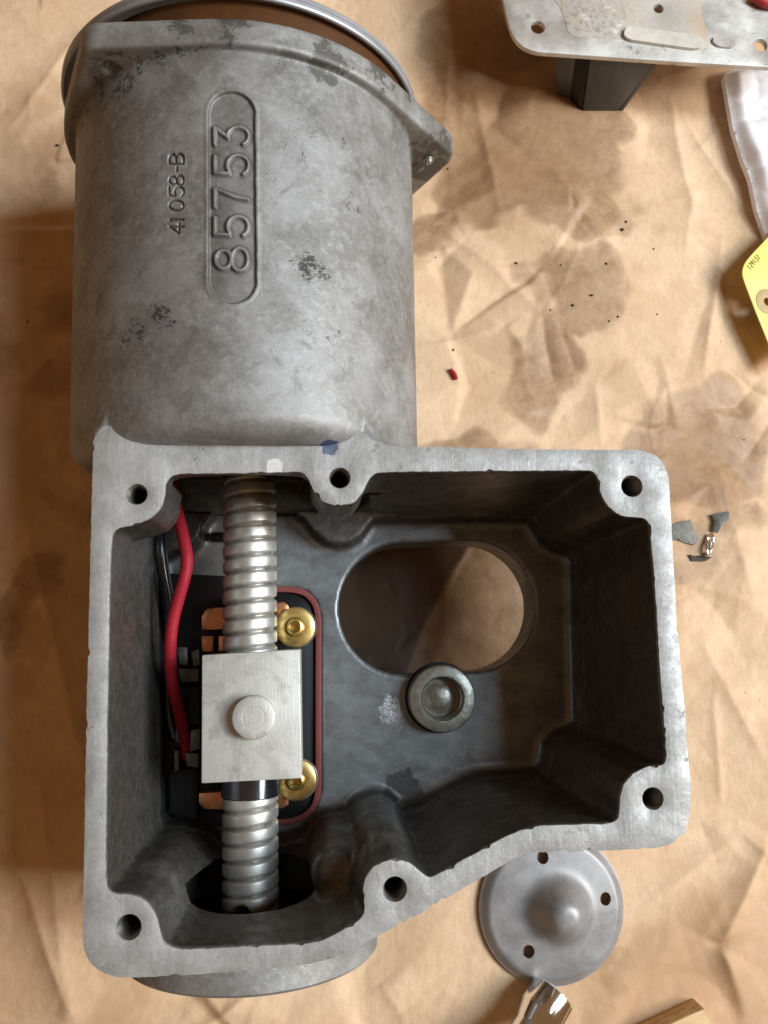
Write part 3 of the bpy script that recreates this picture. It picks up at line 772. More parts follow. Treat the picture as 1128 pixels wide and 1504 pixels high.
def build_housing():
    root = thing('actuator_housing', 'grey cast aluminium gearbox housing with round motor barrel numbered 85753', 'machine housing', -10, 20, ZP)
    V, Q = build_body_mesh()
    # refine and emboss the numbers on the barrel
    A1 = barrel_hit(340, 165)[:2]; A2 = barrel_hit(341, 412)[:2]
    pr = 0.5*(barrel_hit(374, 290)[0]-barrel_hit(306, 290)[0])
    big = px_strokes('85753', 315, 364, [(398, 362), (348, 314), (304, 274), (258, 224), (213, 183)])
    small = px_strokes('41058-B', 248, 269, [(343, 328), (326, 318), (310, 293), (289, 273), (272, 257), (252, 244), (242, 224)])
    c = V[Q].mean(1)
    sel = (c[:, 2] > -8) & (c[:, 0] > A1[0]-pr-16) & (c[:, 0] < A1[0]+pr+3) & (c[:, 1] > A2[1]-pr-3) & (c[:, 1] < A1[1]+pr+3)
    qs = Q[sel]; Q = Q[~sel]
    k = 5; g = np.linspace(0, 1, k+1)
    P4 = V[qs]
    NV = []
    for iu in range(k+1):
        for iv in range(k+1):
            u, w = g[iu], g[iv]
            NV.append(P4[:, 0]*(1-u)*(1-w)+P4[:, 1]*u*(1-w)+P4[:, 2]*u*w+P4[:, 3]*(1-u)*w)
    NV = np.stack(NV, 1).reshape(-1, 3).astype(np.float64)
    rnd = np.round(NV*50).astype(np.int64)
    _, first, inv = np.unique(rnd, axis=0, return_index=True, return_inverse=True)
    inv = inv.reshape(-1)
    n1 = (k+1)**2
    loc = []
    for iu in range(k):
        for iv in range(k):
            loc.append((iu*(k+1)+iv, (iu+1)*(k+1)+iv, (iu+1)*(k+1)+iv+1, iu*(k+1)+iv+1))
    loc = np.array(loc)
    NQ = (np.arange(len(qs))[:, None, None]*n1+loc[None]).reshape(-1, 4)
    NQ = inv[NQ]; NV = NV[first]
    X, Y = NV[:, 0], NV[:, 1]
    ex, ey = A2[0]-A1[0], A2[1]-A1[1]
    t = np.clip(((X-A1[0])*ex+(Y-A1[1])*ey)/(ex*ex+ey*ey), 0, 1)
    wob = 0.12*vnoise(X, Y, 41, 0.35)
    pill = np.sqrt((X-A1[0]-ex*t)**2+(Y-A1[1]-ey*t)**2)-pr+wob
    disp = -0.85*sstep(0.35, -0.35, pill)+0.16*np.exp(-((pill-0.7)/0.6)**2)
    dbig = seg_dist(X, Y, big)+wob*0.8; disp += 0.85*sstep(0.85, 0.25, dbig)
    gr = sstep(0.50, 0.18, seg_dist(X, Y, small)+wob*0.6); disp -= 0.45*gr
    rx, rz = X-axis_x(Y), NV[:, 2]-AZ; rl = np.hypot(rx, rz)
    # settle the refined patch on the true barrel before embossing it
    tr = barrel_r(Y); bl = sstep(0, 1, 1.0-np.clip(np.abs(rl-tr)-0.3, 0, 1))
    nr = rl+(tr-rl)*0.9*bl+disp
    NV[:, 0] = axis_x(Y)+rx/rl*nr; NV[:, 2] = AZ+rz/rl*nr
    off = len(V)
    V = np.concatenate([V.astype(np.float64), NV]); Q = np.concatenate([Q, NQ+off])
    pit = np.zeros(len(V)); fla = np.zeros(len(V))
    for px, py, r, s in ((452, 390, 9, 1.0), (470, 400, 7, .9), (235, 462, 8, 1.0), (200, 485, 8, .9), (185, 500, 6, .85), (215, 510, 8, .75), (250, 475, 5, .9), (455, 480, 9, .62), (490, 495, 9, .62), (395, 262, 8, .6), (430, 480, 18, .55), (130, 165, 5, .9), (150, 140, 5, .9), (175, 118, 5, .95), (205, 100, 5, .95), (235, 88, 5, .95), (265, 78, 5, .95), (295, 73, 5, .9), (120, 185, 5, .8)):
        p = barrel_hit(px, py); d = np.linalg.norm(V-p, axis=1); pit = np.maximum(pit, s*np.clip(1.25-d/r, 0, 1))
    for px, py, r, s, Yp, zz in ((545, 112, 11, 1.0, 184, None), (560, 125, 8, 1, 184, None), (590, 150, 7, .9, 184, None), (480, 92, 11, 1.1, 179, None), (460, 78, 5, .9, 180, None), (175, 105, 24, .85, 180, None), (340, 45, 10, 1.0, 184, None), (260, 28, 9, 1.0, 184, None), (620, 235, 24, 1.05, 180, None), (640, 215, 14, 1.0, 180, None), (500, 100, 9, .9, 178, None), (630, 190, 8, .85, 184, None), (520, 300, 9, .7, None, None), (450, 190, 9, .7, None, None), (430, 215, 7, .7, None, None), (500, 210, 6, .7, None, None)):
        if Yp is None: p = barrel_hit(px, py)
        else:
            w = ray(px, py); tt = Yp/w[1]; p = np.array([w[0]*tt, Yp, CAM_H+w[2]*tt])
        d = np.linalg.norm(V-p, axis=1); fla = np.maximum(fla, s*np.clip(1.3-d/r, 0, 1))
    # oily film left by grease: on everything inside the gear cavity
    sd = sd_poly(PL(INNER1), V[:, 0].astype(np.float32), V[:, 1].astype(np.float32))
    oil = sstep(1.0, -0.5, sd)*sstep(0.5, -1.5, V[:, 2])*(V[:, 1] < 64)
    rb = np.hypot(V[:, 0]+20, V[:, 2]+47.5); oil = np.maximum(oil, ((rb < 28.8) & (V[:, 1] < -70)).astype(float))
    rb = np.hypot(V[:, 0]+22.3, V[:, 2]-AZ); oil = np.maximum(oil, ((rb < 42.6) & (V[:, 1] > 47) & (V[:, 1] < 82) & (V[:, 2] < -2) & (V[:, 0] > -57.5)).astype(float))
    sdf_ = sd_poly(PL(FLOOR_L, FLOOR), V[:, 0].astype(np.float32), V[:, 1].astype(np.float32))
    film = 1-sstep(FLOOR+3.5, FLOOR+0.6, V[:, 2])*sstep(-0.5, -2.5, sdf_)
    rj = np.hypot(V[:, 0]-axis_x(V[:, 1]), V[:, 2]-AZ)-barrel_r(V[:, 1])
    joint = 0.8*np.exp(-((V[:, 1]-YF)/0.9)**2)*sstep(2.2, 0.6, rj)*(0.35+0.65*(0.5+0.5*vnoise(V[:, 0], V[:, 2], 91, 0.12)))
    groove = np.concatenate([np.zeros(off), np.maximum(gr, np.maximum(0.85*np.exp(-((pill-0.05)/0.32)**2), sstep(0.1, -0.3, pill)*(0.30+0.55*np.exp(-((dbig-0.95)/0.4)**2)-0.25*sstep(0.6, 0.2, dbig))))])
    groove = np.maximum(groove, joint)
    body = mk('casting_body', V, Q.astype(np.int32), M['cast'], root, 180, {'pit': pit, 'flake': fla, 'oil': oil, 'film': film, 'groove': groove})
    # machined mating face with its screw holes
    rs = np.random.RandomState(3)
    def rough_edge(px, grow, nick):
        p = smooth_poly(resample(PL(px), 0.9), 2)
        tdir = np.roll(p, -1, 0)-np.roll(p, 1, 0); nrm = np.stack([tdir[:, 1], -tdir[:, 0]], 1); nrm /= np.linalg.norm(nrm, axis=1)[:, None]+1e-9
        area2 = np.sum(p[:, 0]*np.roll(p[:, 1], -1)-np.roll(p[:, 0], -1)*p[:, 1])
        if area2 < 0: nrm = -nrm
        a = 0.10*vnoise(p[:, 0], p[:, 1], 50, 0.5)+0.06*rs.randn(len(p))*0.6
        nk = np.where(rs.rand(len(p)) < nick, rs.uniform(0.25, 0.7, len(p)), 0); nk = np.maximum(nk, np.roll(nk, 1)*0.6)
        return p+nrm*(grow+a)[:, None], nrm, nk
    po, no, nk = rough_edge(RIM_OUT, 0.15, 0.05); po = po-no*nk[:, None]
    pi, ni, nk = rough_edge(INNER0, -0.15, 0.05); pi = pi+ni*nk[:, None]
    holes = [circle(*P(a, b, 0), r*0.2, 26) for a, b, r in HOLES]
    v, f = prism([tuple(q) for q in po], -1.1, 0.0, [[tuple(q) for q in pi]]+holes, 0.22, 2)
    face = mk('mating_face', v, f, M['machined'], root, 40)
    face['label'] = 'bright scratched machined rim with six tapped screw holes'
    for i, (a, b, r) in enumerate(HOLES):
        c = P(a, b, 0); R = r*0.2-0.02; prof = []
        prof.append((R, -0.9)); zz = -0.9
        while zz > -20: prof += [(R-0.45, zz-0.45), (R-0.02, zz-0.9)]; zz -= 0.9
        prof += [(R-0.3, zz-0.6), (0.0, zz-1.8)]
        v, f = lathe(prof, (c[0], c[1], 0), 26)
        mk('threaded_hole', v, f, M['thread'], root, 25)
    # bushing standing in the floor
    c = P(650, 1026, -68)
    prof = [(0, -6.3), (2.6, -6.4), (4.4, -6.8), (5.4, -7.3), (6.9, -7.3), (7.2, -6.8), (7.25, -3), (7.7, -2.6), (7.85, -0.5), (8.2, 0), (11.6, 0), (12.1, -0.25), (12.35, -0.8), (12.4, -7.5)]
    v, f = lathe(prof, (c[0], c[1], -67.5), 64); bu = mk('bushing', v, f, M['steel'], root, 35)
    # a dark oil groove ring the bushing is pressed into
    v, f = lathe([(12.3, -7.4), (12.4, -7.1), (13.2, -7.1), (13.3, -7.5)], (c[0], c[1], -67.5), 64); mk('bushing_seal', v, f, M['phenolic'], root, 35)
    # end cap over the screw bearing
    prof = [(0, -98), (30, -98), (34, -97.5), (40, -97), (41, -96), (41, -89.5), (40.2, -88.4), (0, -88.2)]
    v, f = lathe(prof, (-20, 0, -47.5), 96, 'y'); cap = mk('bearing_cap', v, f, M['cast'], root, 35)
    v, f = lathe([(0, -87.0), (11, -87.0), (11.5, -87.6), (28.5, -87.6), (28.5, -89)], (-20, 0, -47.5), 72, 'y'); mk('bore_shade_disc', v, f, M['phenolic'], root, 35)  # black disc added to stand in for deep shade inside the bore
    pa, pb = P(311, 789, -72), P(336, 789, -72); v, f = tube([(pa[0], pa[1], -72), (pa[0]+0.4, pa[1], -72), (pb[0], pb[1], -72)], lambda t: 1.9 if t > 0.2 else 1.4, 14); mk('stop_peg', v, f, M['black_steel'], root, 40)
    # bolt in the flange ear
    for a, r in EARS[:1]:
        ca = (axis_x(YF)+(r-1)*math.cos(math.radians(a)), AZF+(r-1)*math.sin(math.radians(a)))
        v, f = lathe([(0, -2.2), (1.0, -2.2), (1.3, -1.9), (1.5, -1.2), (1.9, -1.1), (2.0, -0.8), (2.0, 1.5)], (ca[0], YF+0.4, ca[1]), 14, 'y')
        mk('flange_bolt', v, f, M['steel'], root, 35)
    return root
build_housing()
# ------------------------------------------------------------------ motor end cover behind the flange
def build_end_cover():
    ax = axis_x(195); root = thing('motor_end_cover', 'round motor end cover with bright zinc lip behind the barrel flange', 'end cover', ax, 205, AZF-68)
    v, f = lathe([(0, 188.6), (61.0, 188.6), (61.0, 197), (0, 197)], (ax, 0, AZF), 96, 'y')
    b = mk('inner_band', v, f, M['band'], root, 35); b['label'] = 'brown varnished band seen in the gap behind the flange'
    v, f = lathe([(0, 203), (55, 203), (58, 201), (63.0, 200), (64.8, 199), (65.2, 198.4), (65.25, 197.1), (64.9, 196.9), (64.9, 196.6), (65.25, 196.4), (65.3, 195.6), (65.0, 195.0), (64.4, 194.8), (63.8, 195.2), (63.6, 196), (60.5, 196.6)], (-26.0, 0, AZF), 128, 'y')
    mk('cover_shell', v, f, M['zinc_ring'], root, 30)
build_end_cover()

# ------------------------------------------------------------------ lead screw and its nut
def screw_x(y): return SC_A[0]+(SC_B[0]-SC_A[0])*(y-SC_A[1])/(SC_B[1]-SC_A[1])
def build_screw():
    y0, y1, pitch = -91.0, 60.0, 5.2; ny, nt = 900, 40
    V, Fc, G = [], [], []
    for i in range(ny+1):
        y = y0+(y1-y0)*i/ny; cx = screw_x(y)
        for k in range(nt):
            th = 2*math.pi*k/nt
            ph = (y+pitch*th/(2*math.pi))/pitch; ph -= math.floor(ph)
            dg = min(ph, 1-ph)                                   # distance to the groove, in turns
            prof = 0.86*min(1.0, max(0.0, dg-0.035)/0.15)**0.8+0.14*math.sin(math.pi*ph)
            G.append(max(0.0, 1-dg/0.13))
            e = min(1.0, (y1-y)/5.0, (y-y0)/6.0); e = max(0.0, e)
            r = 8.05+1.2*prof*e
            V.append((cx+r*math.cos(th), y, AZ+r*math.sin(th)))
    for i in range(ny):
        for k in range(nt):
            k2 = (k+1) % nt; Fc.append((i*nt+k, i*nt+k2, (i+1)*nt+k2, (i+1)*nt+k))
    Fc.append(list(range(nt))); Fc.append([ny*nt+k for k in range(nt)])
    root = thing('lead_screw', 'silver threaded lead screw running lengthwise through the gearbox', 'screw', screw_x(-15), -15, AZ-9.3)
    mk('threaded_rod', V, Fc, M['screw'], root, 28, {'groove': G})
    v, f = lathe([(0, 62), (8.6, 62), (8.8, 57.5), (7.0, 55.6), (6.0, 55.2)], (screw_x(57), 0, AZ), 40, 'y'); mk('end_collar', v, f, M['black_steel'], root, 35)
    v, f = lathe([(0, -98+6), (6.5, -92), (6.5, -87.0), (0, -86.5)], (screw_x(-90), 0, AZ), 32, 'y'); mk('tail_journal', v, f, M['screw'], root, 35)
    p = P(357, 1337, -40); v, f = lathe([(0, 1.2), (1.2, 1.2), (1.3, 2.2), (2.3, 2.2), (2.6, 1.8), (2.6, -6)], (p[0], p[1], -38.2), 20); mk('cross_pin', v, f, M['black_steel'], root, 30)
    v, f = lathe([(7.0, -82.6), (8.3, -82.4), (8.3, -84.0), (7.0, -84.2)], (screw_x(-83), 0, AZ), 40, 'y')
    nut = thing('travel_nut', 'pale rectangular nut block with round pin riding on the lead screw', 'nut', screw_x(-22), -22, AZ-17)
    zt = -31.0
    top = PL([(296.5, 962), (440.5, 953.5), (443.5, 1143.5), (295.5, 1151)], zt)
    b4 = [(*q, AZ-17) for q in top]; t4 = [(*q, zt) for q in top]
    v, f = box8(b4, t4, 0.5, 2); mk('nut_block', v, f, M['nut'], nut, 35)
    c = P(372.5, 1054, zt+4)
    v, f = lathe([(0, 4.3), (3.2, 4.3), (3.3, 4.22), (3.6, 4.22), (3.7, 4.3), (6.3, 4.3), (6.65, 4.1), (6.8, 3.7), (6.8, -2)], (c[0], c[1], zt), 56); mk('guide_pin', v, f, M['nut'], nut, 30)
    v, f = lathe([(7.0, -50.0), (9.2, -50.0), (9.7, -49.5), (9.7, -40.5), (7.0, -40.5)], (screw_x(-46), 0, AZ), 6*4, 'y'); mk('lock_collar', v, f, M['dark_steel'], nut, 20)
build_screw()

# ------------------------------------------------------------------ contact block in the floor recess
def build_contacts():
    zf = FLOOR
    c0 = P(372, 1038, zf)
    root = thing('contact_block', 'black switch block with copper contacts and red fibre gasket in gearbox floor', 'switch', c0[0], c0[1], zf-4)
    outer = smooth_poly(resample(PL(SLOT, zf), 1.2), 6); cen = outer.mean(0)
    def shrink(p, d):
        t = np.roll(p, -1, 0)-np.roll(p, 1, 0); n = np.stack([t[:, 1], -t[:, 0]], 1); n /= np.linalg.norm(n, axis=1)[:, None]
        if np.sum(p[:, 0]*np.roll(p[:, 1], -1)-np.roll(p[:, 0], -1)*p[:, 1]) < 0: n = -n
        return p-n*d
    v, f = prism([tuple(q) for q in shrink(outer, -0.3)], zf-3.9, zf-0.25, [[tuple(q) for q in shrink(outer, 1.9)]], 0.15); mk('gasket', v, f, M['red_fibre'], root, 40)
    v, f = prism([tuple(q) for q in shrink(outer, 2.0)], zf-4.4, zf-2.2, [], 0.3); base = mk('base', v, f, M['phenolic'], root, 40)
    # raised ribs of the moulded base
    def slab(name, px, z0, z1, mat, par, bev=0.25):
        v, f = prism([tuple(q) for q in PL(px, z1)], z0, z1, [], bev); return mk(name, v, f, mat, par, 40)
    slab('carrier_rib', [(330, 880), (402, 880), (402, 1195), (330, 1195)], zf-2.2, zf+6.5, M['phenolic'], root, 0.6)
    slab('shade_slab', [(244, 842), (330, 846), (334, 1214), (250, 1212), (244, 1190)], zf-1.5, zf+1.6, M['phenolic'], root, 0.5)  # black slab added in place of the shadow here, hides the left gasket
    slab('carrier_rib', [(248, 1128), (292, 1130), (290, 1205), (258, 1203), (248, 1190)], zf-1.0, zf+7, M['phenolic'], root, 1.0)
    slab('carrier_rib', [(262, 1008), (294, 1008), (294, 1066), (260, 1066)], zf-1.0, zf+8, M['phenolic'], root, 1.0)
    for px in ([(296, 925), (296, 905), (303, 894), (318, 892), (345, 892), (345, 922), (318, 925)],
               [(296, 934), (313, 934), (313, 957), (296, 957)], [(321, 934), (345, 934), (345, 957), (321, 957)],
               [(292, 1165), (292, 1180), (300, 1189), (345, 1189), (345, 1162)],
               [(400, 886), (418, 884), (424, 890), (424, 908), (400, 908)], [(400, 1160), (424, 1160), (424, 1182), (414, 1188), (400, 1188)]):
        slab('copper_contact', px, zf-2.0, zf+8, M['copper'], root, 0.4)
    for px, py in ((433, 921), (434, 1146)):
        c = P(px, py, -60)
        v, f = lathe([(0, -2.6), (1.5, -2.6), (1.7, 0.6), (2.2, 1.0), (2.9, 0.8), (3.2, 0.0), (3.7, -0.5), (6.6, -0.5), (7.1, -0.7), (7.2, -1.3), (6.8, -1.6), (3.0, -1.7)], (c[0], c[1], -60), 40)
        s = mk('brass_eyelet', v, f, M['brass'], root, 35)
        v, f = lathe([(2.0, -1.8), (7.2, -1.8), (7.4, -2.2), (7.4, -3.1), (7.0, -3.4), (2.0, -3.4), (2.0, -17)], (c[0]+0.5, c[1], -60), 40)
        mk('spring_washer', v, f, M['nickel'], s, 35)
        v, f = lathe([(0, -3.5), (5.0, -3.5), (5.2, -4), (5.2, -17), (0, -17)], (c[0], c[1], -60), 24); mk('post', v, f, M['phenolic'], root, 35)
    for px in ([(260, 950), (275, 950), (276, 977), (262, 977)], [(262, 982), (292, 982), (292, 1001), (265, 1003)], [(280, 958), (292, 952), (294, 976), (284, 980)],
               [(258, 1070), (270, 1070), (270, 1091), (257, 1092)], [(280, 1072), (294, 1070), (294, 1100), (278, 1105)], [(256, 1102), (263, 1102), (263, 1132), (255, 1133)], [(272, 1106), (292, 1106), (292, 1128), (274, 1126)]):
        slab('spade_terminal', px, zf-1.5, zf+9.3, M['tin'], root, 0.5)
build_contacts()

# ------------------------------------------------------------------ wires
def wire(name, label, pxz, r, mat):
    pts = catmull([(*P(a, b, z), z) for a, b, z in pxz], 10)
    v, f = tube(pts, r, 18); o = mk(name, v, f, mat, None, 60); tag(o, label, 'wire'); return o
wire('red_wire', 'red insulated wire curving down beside the lead screw', [(249, 690, -60), (254, 722, -56), (261, 754, -51.5), (268, 784, -48), (274, 813, -46), (274, 832, -46), (270, 852, -46), (262, 880, -47), (254.5, 909, -48), (250.5, 940, -49), (250, 968, -51), (252, 994, -54), (257, 1022, -58), (265, 1054, -63), (271, 1085, -67), (275, 1112, -70)], 2.1, M['red_pvc'])
wire('black_wire', 'glossy black insulated wire along the inner side wall behind the red wire', [(240, 700, -62), (238, 745, -60), (236.5, 780, -58), (236, 805, -57), (239, 835, -58), (245, 865, -60), (250, 895, -62), (251, 930, -64), (254, 965, -66), (264, 990, -69)], 2.25, M['black_pvc'])
wire('black_wire', 'dull black insulated wire squeezed into the corner under the red wire', [(230, 800, -64), (229, 845, -66), (233, 890, -68), (240, 950, -69), (246, 1010, -70), (250, 1055, -70), (258, 1085, -69)], 2.2, M['black_pvc'])

# ------------------------------------------------------------------ cover plate standing on its bracket (top right)
def rot_rect(pts): return pts
def build_cover_plate():
    zt = -81.0
    root = thing('cover_plate', 'dirty silver cover plate with screw holes standing on a grey bracket', 'cover plate', 145, 270, ZP)
    a = P(735, -30, zt); b = P(739, 8, zt)
    outline = [P(720, -190, zt), P(735, -30, zt), P(742, 15, zt), P(750, 44, zt), P(757, 58, zt), P(768, 69, zt), P(786, 76, zt), P(900, 84, zt), P(1010, 91.5, zt), P(1150, 99.5, zt), P(1190, 90, zt), P(1210, 60, zt), P(1195, -190, zt)]
    outline = smooth_poly(resample(outline, 1.5), 3)
    hl = [circle(*P(790, 40, zt), 3.2, 28), circle(*P(1117, 66, zt), 3.2, 28), circle(*P(967, 13, zt), 2.3, 24)]
    v, f = prism([tuple(q) for q in outline], zt-2.4, zt, hl, 0.35); mk('plate', v, f, M['plate'], root, 40)
    def slab(name, px, z0, z1, mat, bev, holes=()):
        p = smooth_poly(resample(PL(px, z1), 1.2), 2)
        v, f = prism([tuple(q) for q in p], z0, z1, holes, bev); return mk(name, v, f, mat, root, 40)
    slab('gasket_residue', [(800, -150), (806, -8), (822, 10), (830, 30), (834, 48), (842, 53), (912, 57), (1036, 73), (1042, 58), (1030, 20), (1035, -150)], zt-0.2, zt+0.16, M['residue'], 0.08, [circle(*P(967, 13, zt), 2.35, 24)])
    slab('raised_rib', [(918, 42), (924, 38), (1028, 52), (1036, 60), (1033, 69), (1020, 71), (926, 58), (916, 52)], zt+0.2, zt+1.7, M['rib'], 0.6)
    slab('raised_rib', [(1050, 52), (1075, 56), (1082, 62), (1078, 70), (1056, 68), (1046, 60)], zt-0.2, zt+1.2, M['plate'], 0.5)
    # bracket: folded sheet going down to the paper
    zb, zc = ZP+0.0, zt-2.3
    def sheet(name, pt, pb, dy, mat):
        (ax, ay), (bx, by) = P(*pt[0], zc), P(*pt[1], zc); (cx, cy), (dx, dy2) = P(*pb[0], zb), P(*pb[1], zb)
        v, f = box8([(cx, cy, zb), (dx, dy2, zb), (dx+dy[0], dy2+dy[1], zb), (cx+dy[0], cy+dy[1], zb)],
                    [(ax, ay, zc), (bx, by, zc), (bx+dy[0], by+dy[1], zc), (ax+dy[0], ay+dy[1], zc)], 0.4)
        return mk(name, v, f, mat, root, 40)
    sheet('bracket_web', [(868, 78), (968, 84)], [(856, 163), (908, 163)], (0, 2.2), M['bracket'])
    sheet('bracket_side', [(846, 70), (868, 76)], [(838, 150), (854, 162)], (0, 2.2), M['phenolic'])
    sheet('bracket_side', [(812, 70), (850, 72)], [(820, 140), (846, 148)], (0, 2.2), M['bracket'])
    sheet('bracket_side', [(966, 84), (972, 60)], [(908, 163), (925, 140)], (2.2, 0), M['bracket'])
    sheet('bracket_back', [(830, 20), (960, 20)], [(845, 105), (915, 105)], (0, 2.2), M['bracket'])
build_cover_plate()

# ------------------------------------------------------------------ domed cover (bottom right)
def build_dome():
    c = P(812, 1334, ZP+3); R = 30.6; holes = [P(797, 1259, ZP+5), P(889, 1320, ZP+5), P(776, 1397, ZP+5)]
    dc = P(822, 1336, ZP+6)
    N = 84; V, Fc = [], []
    # polar sheet; the screw holes are stamped through it
    nr_, ns_ = 66, 220
    rad = np.linspace(0.05, R, nr_); an = np.linspace(0, 2*math.pi, ns_, endpoint=False)
    rg, ag = np.meshgrid(rad, an, indexing='ij')
    X = rg*np.cos(ag); Y = rg*np.sin(ag); r = rg
    dr = np.hypot(X-(dc[0]-c[0]), Y-(dc[1]-c[1]))
    z = 6.8-2.4*(r/R)**1.6-2.6*sstep(R-4.5, R, r)**1.5
    z = z+11.5*np.exp(-(dr/10.2)**3.6)
    keep = np.ones(X.shape, bool)
    for p in holes:
        hx_, hy_ = p[0]-c[0], p[1]-c[1]; hh = np.hypot(X-hx_, (Y-hy_)*0.9)
        keep &= hh > 1.9
        nr = (hh < 2.8) & (hh > 1.9); ux, uy = X-hx_, Y-hy_
        X = np.where(nr, hx_+ux*2.4/np.maximum(hh, 1e-6), X); Y = np.where(nr, hy_+uy*2.4/np.maximum(hh, 1e-6), Y)
    idt = -np.ones(X.shape, int)
    def vid(i, j):
        j %= ns_
        if idt[i, j] < 0: idt[i, j] = len(V); V.append((c[0]+X[i, j], c[1]+Y[i, j], ZP+z[i, j]))
        return idt[i, j]
    for i in range(nr_-1):
        for j in range(ns_):
            if keep[i, j] and keep[i+1, j] and keep[i, (j+1) % ns_] and keep[i+1, (j+1) % ns_]:
                Fc.append((vid(i, j), vid(i+1, j), vid(i+1, j+1), vid(i, j+1)))
    # thickness
    cnt = {}
    for q in Fc:
        for a, b in zip(q, q[1:]+q[:1]): cnt[(a, b)] = 1
    m = len(V); V2 = []
    for (x, y, zz) in V: V2.append((x, y, max(ZP-0.4, zz-1.6)))
    F2 = [tuple(m+i for i in q[::-1]) for q in Fc]
    side = [(b, a, m+a, m+b) for (a, b) in cnt if (b, a) not in cnt]
    o = mk('domed_cover', V+V2, Fc+F2+side, M['dome'], None, 50)
    tag(o, 'round silver grey cover with central dome and three screw holes', 'cover')
build_dome()

# ------------------------------------------------------------------ chrome socket, wood block, bag, tag, scraps
def build_small():
    # socket lying on the paper
    a = np.array([*P(812, 1460, ZP+8.5), ZP+8.3]); b = np.array([*P(752, 1524, ZP+8.5), ZP+18.0])
    d = b-a; L = np.linalg.norm(d); d /= L; s = np.cross(d, [0, 0, 1]); s /= np.linalg.norm(s); u = np.cross(s, d)
    prof = [(5.0, 6), (6.2, 5.5), (6.6, 0.4), (7.3, 0), (8.8, 0), (9.2, 0.5), (9.2, 9), (8.8, 10), (7.4, 15), (7.0, 16), (7.0, 30)]
    seg = 40; V, Fc = [], []
    for k in range(seg):
        an = 2*math.pi*k/seg
        for r, h in prof:
            rr = r if not (h >= 0.4 and r < 6.8 and h < 7) else 6.2*math.cos(math.pi/6)/math.cos((an % (math.pi/3))-math.pi/6)
            V.append(a+d*h+rr*(s*math.cos(an)+u*math.sin(an)))
    n = len(prof)
    for k in range(seg):
        j = (k+1) % seg
        for i in range(n-1): Fc.append((k*n+i, j*n+i, j*n+i+1, k*n+i+1))
    Fc.append([k*n for k in range(seg)]); Fc.append([k*n+n-1 for k in range(seg)])
    o = mk('socket', V, Fc, M['chrome'], None, 35); tag(o, 'polished chrome wrench socket lying beside the domed cover', 'socket')
    # wooden block, only its corner shows
    zt = ZP+10
    q = [P(985, 1516, zt), P(1035, 1481, zt), P(1060, 1500, zt), P(1150, 1600, zt)]
    A = np.array(P(1035, 1481, zt)); Bv = np.array(P(960, 1515, zt)); Cv = np.array(P(1062, 1508, zt))
    e1 = (Bv-A)/np.linalg.norm(Bv-A)*50; e2 = np.array([e1[1], -e1[0]]); e2 = -e2 if e2@(Cv-A) < 0 else e2; e2 = e2/50*26
    cs = [A, A+e1, A+e1+e2, A+e2]
    v, f = box8([(*c, ZP-1) for c in cs], [(*c, zt) for c in cs], 0.6); o = mk('wood_block', v, f, M['wood'], None, 35)
    tag(o, 'corner of a pale wooden block on the crumpled paper', 'wood block')
    # polythene bag
    zb = ZP+2.5
    out = [(1061, 112), (1075, 104), (1112, 96), (1190, 90), (1230, 200), (1230, 420), (1160, 420), (1136, 385), (1122, 345), (1110, 310), (1100, 262), (1090, 238), (1075, 190), (1068, 150)]
    out = smooth_poly(resample(PL(out, zb), 2.0), 1)
    mn, mx = out.min(0), out.max(0); st = 0.8
    X, Y = np.meshgrid(np.arange(mn[0], mx[0], st), np.arange(mn[1], mx[1], st), indexing='ij')
    sd = sd_poly(out, X.astype(np.float32), Y.astype(np.float32))
    gx, gy = np.gradient(sd, st); gl = np.hypot(gx, gy)+1e-6
    nb = (sd > -0.9) & (sd < 1.2); X = np.where(nb, X-gx/gl*sd, X); Y = np.where(nb, Y-gy/gl*sd, Y); sd = np.where(nb, 0.0, sd)
    h = 3.5+1.8*vnoise(X, Y, 61, 1/16.)+1.8*np.abs(vnoise(X, Y, 62, 1/12.))
    h = np.maximum(h*sstep(0.5, -6, sd)+0.9, 0.4)+2.5
    V, Fc = [], []; idt = {}
    for i in range(X.shape[0]-1):
        for j in range(X.shape[1]-1):
            if sd[i, j] < 0.8 and sd[i+1, j] < 0.8 and sd[i, j+1] < 0.8 and sd[i+1, j+1] < 0.8:
                q = []
                for a_, b_ in ((i, j), (i+1, j), (i+1, j+1), (i, j+1)):
                    if (a_, b_) not in idt: idt[(a_, b_)] = len(V); V.append((X[a_, b_], Y[a_, b_], ZP+h[a_, b_]))
                    q.append(idt[(a_, b_)])
                Fc.append(tuple(q))
    m = len(V); cnt = {(a, b) for q in Fc for a, b in zip(q, q[1:]+q[:1])}
    V2 = [(x, y, min(z-0.5, max(paper_z(x, y)+0.3, ZP+0.3))) for x, y, z in V]
    side = [(b, a, m+a, m+b) for (a, b) in cnt if (b, a) not in cnt]
    o = mk('plastic_bag', V+V2, Fc+[tuple(m+i for i in q[::-1]) for q in Fc]+side, M['bag'], None, 60)
    tag(o, 'crinkled milky plastic bag lying under the cover plate edge', 'bag')
    # yellow tag leaning on the bag
    ta = thing('tag', 'bright yellow card tag with small stamped number leaning on the plastic bag', 'tag', *P(1150, 430, ZP), ZP)
    zt = ZP+13
    out = [(1140, 337), (1112, 366), (1098, 381), (1092, 391), (1090, 401), (1093, 412), (1110, 452), (1128, 492), (1150, 540), (1235, 470), (1235, 300), (1180, 297)]
    p = smooth_poly(resample(PL(out, zt), 1.2), 2)
    c0 = np.array(P(1090, 400, zt)); dirx = np.array(P(1230, 400, zt))-c0; dirx /= np.linalg.norm(dirx)
    tilt = lambda X, Y: -0.20*((X-c0[0])*dirx[0]+(Y-c0[1])*dirx[1])
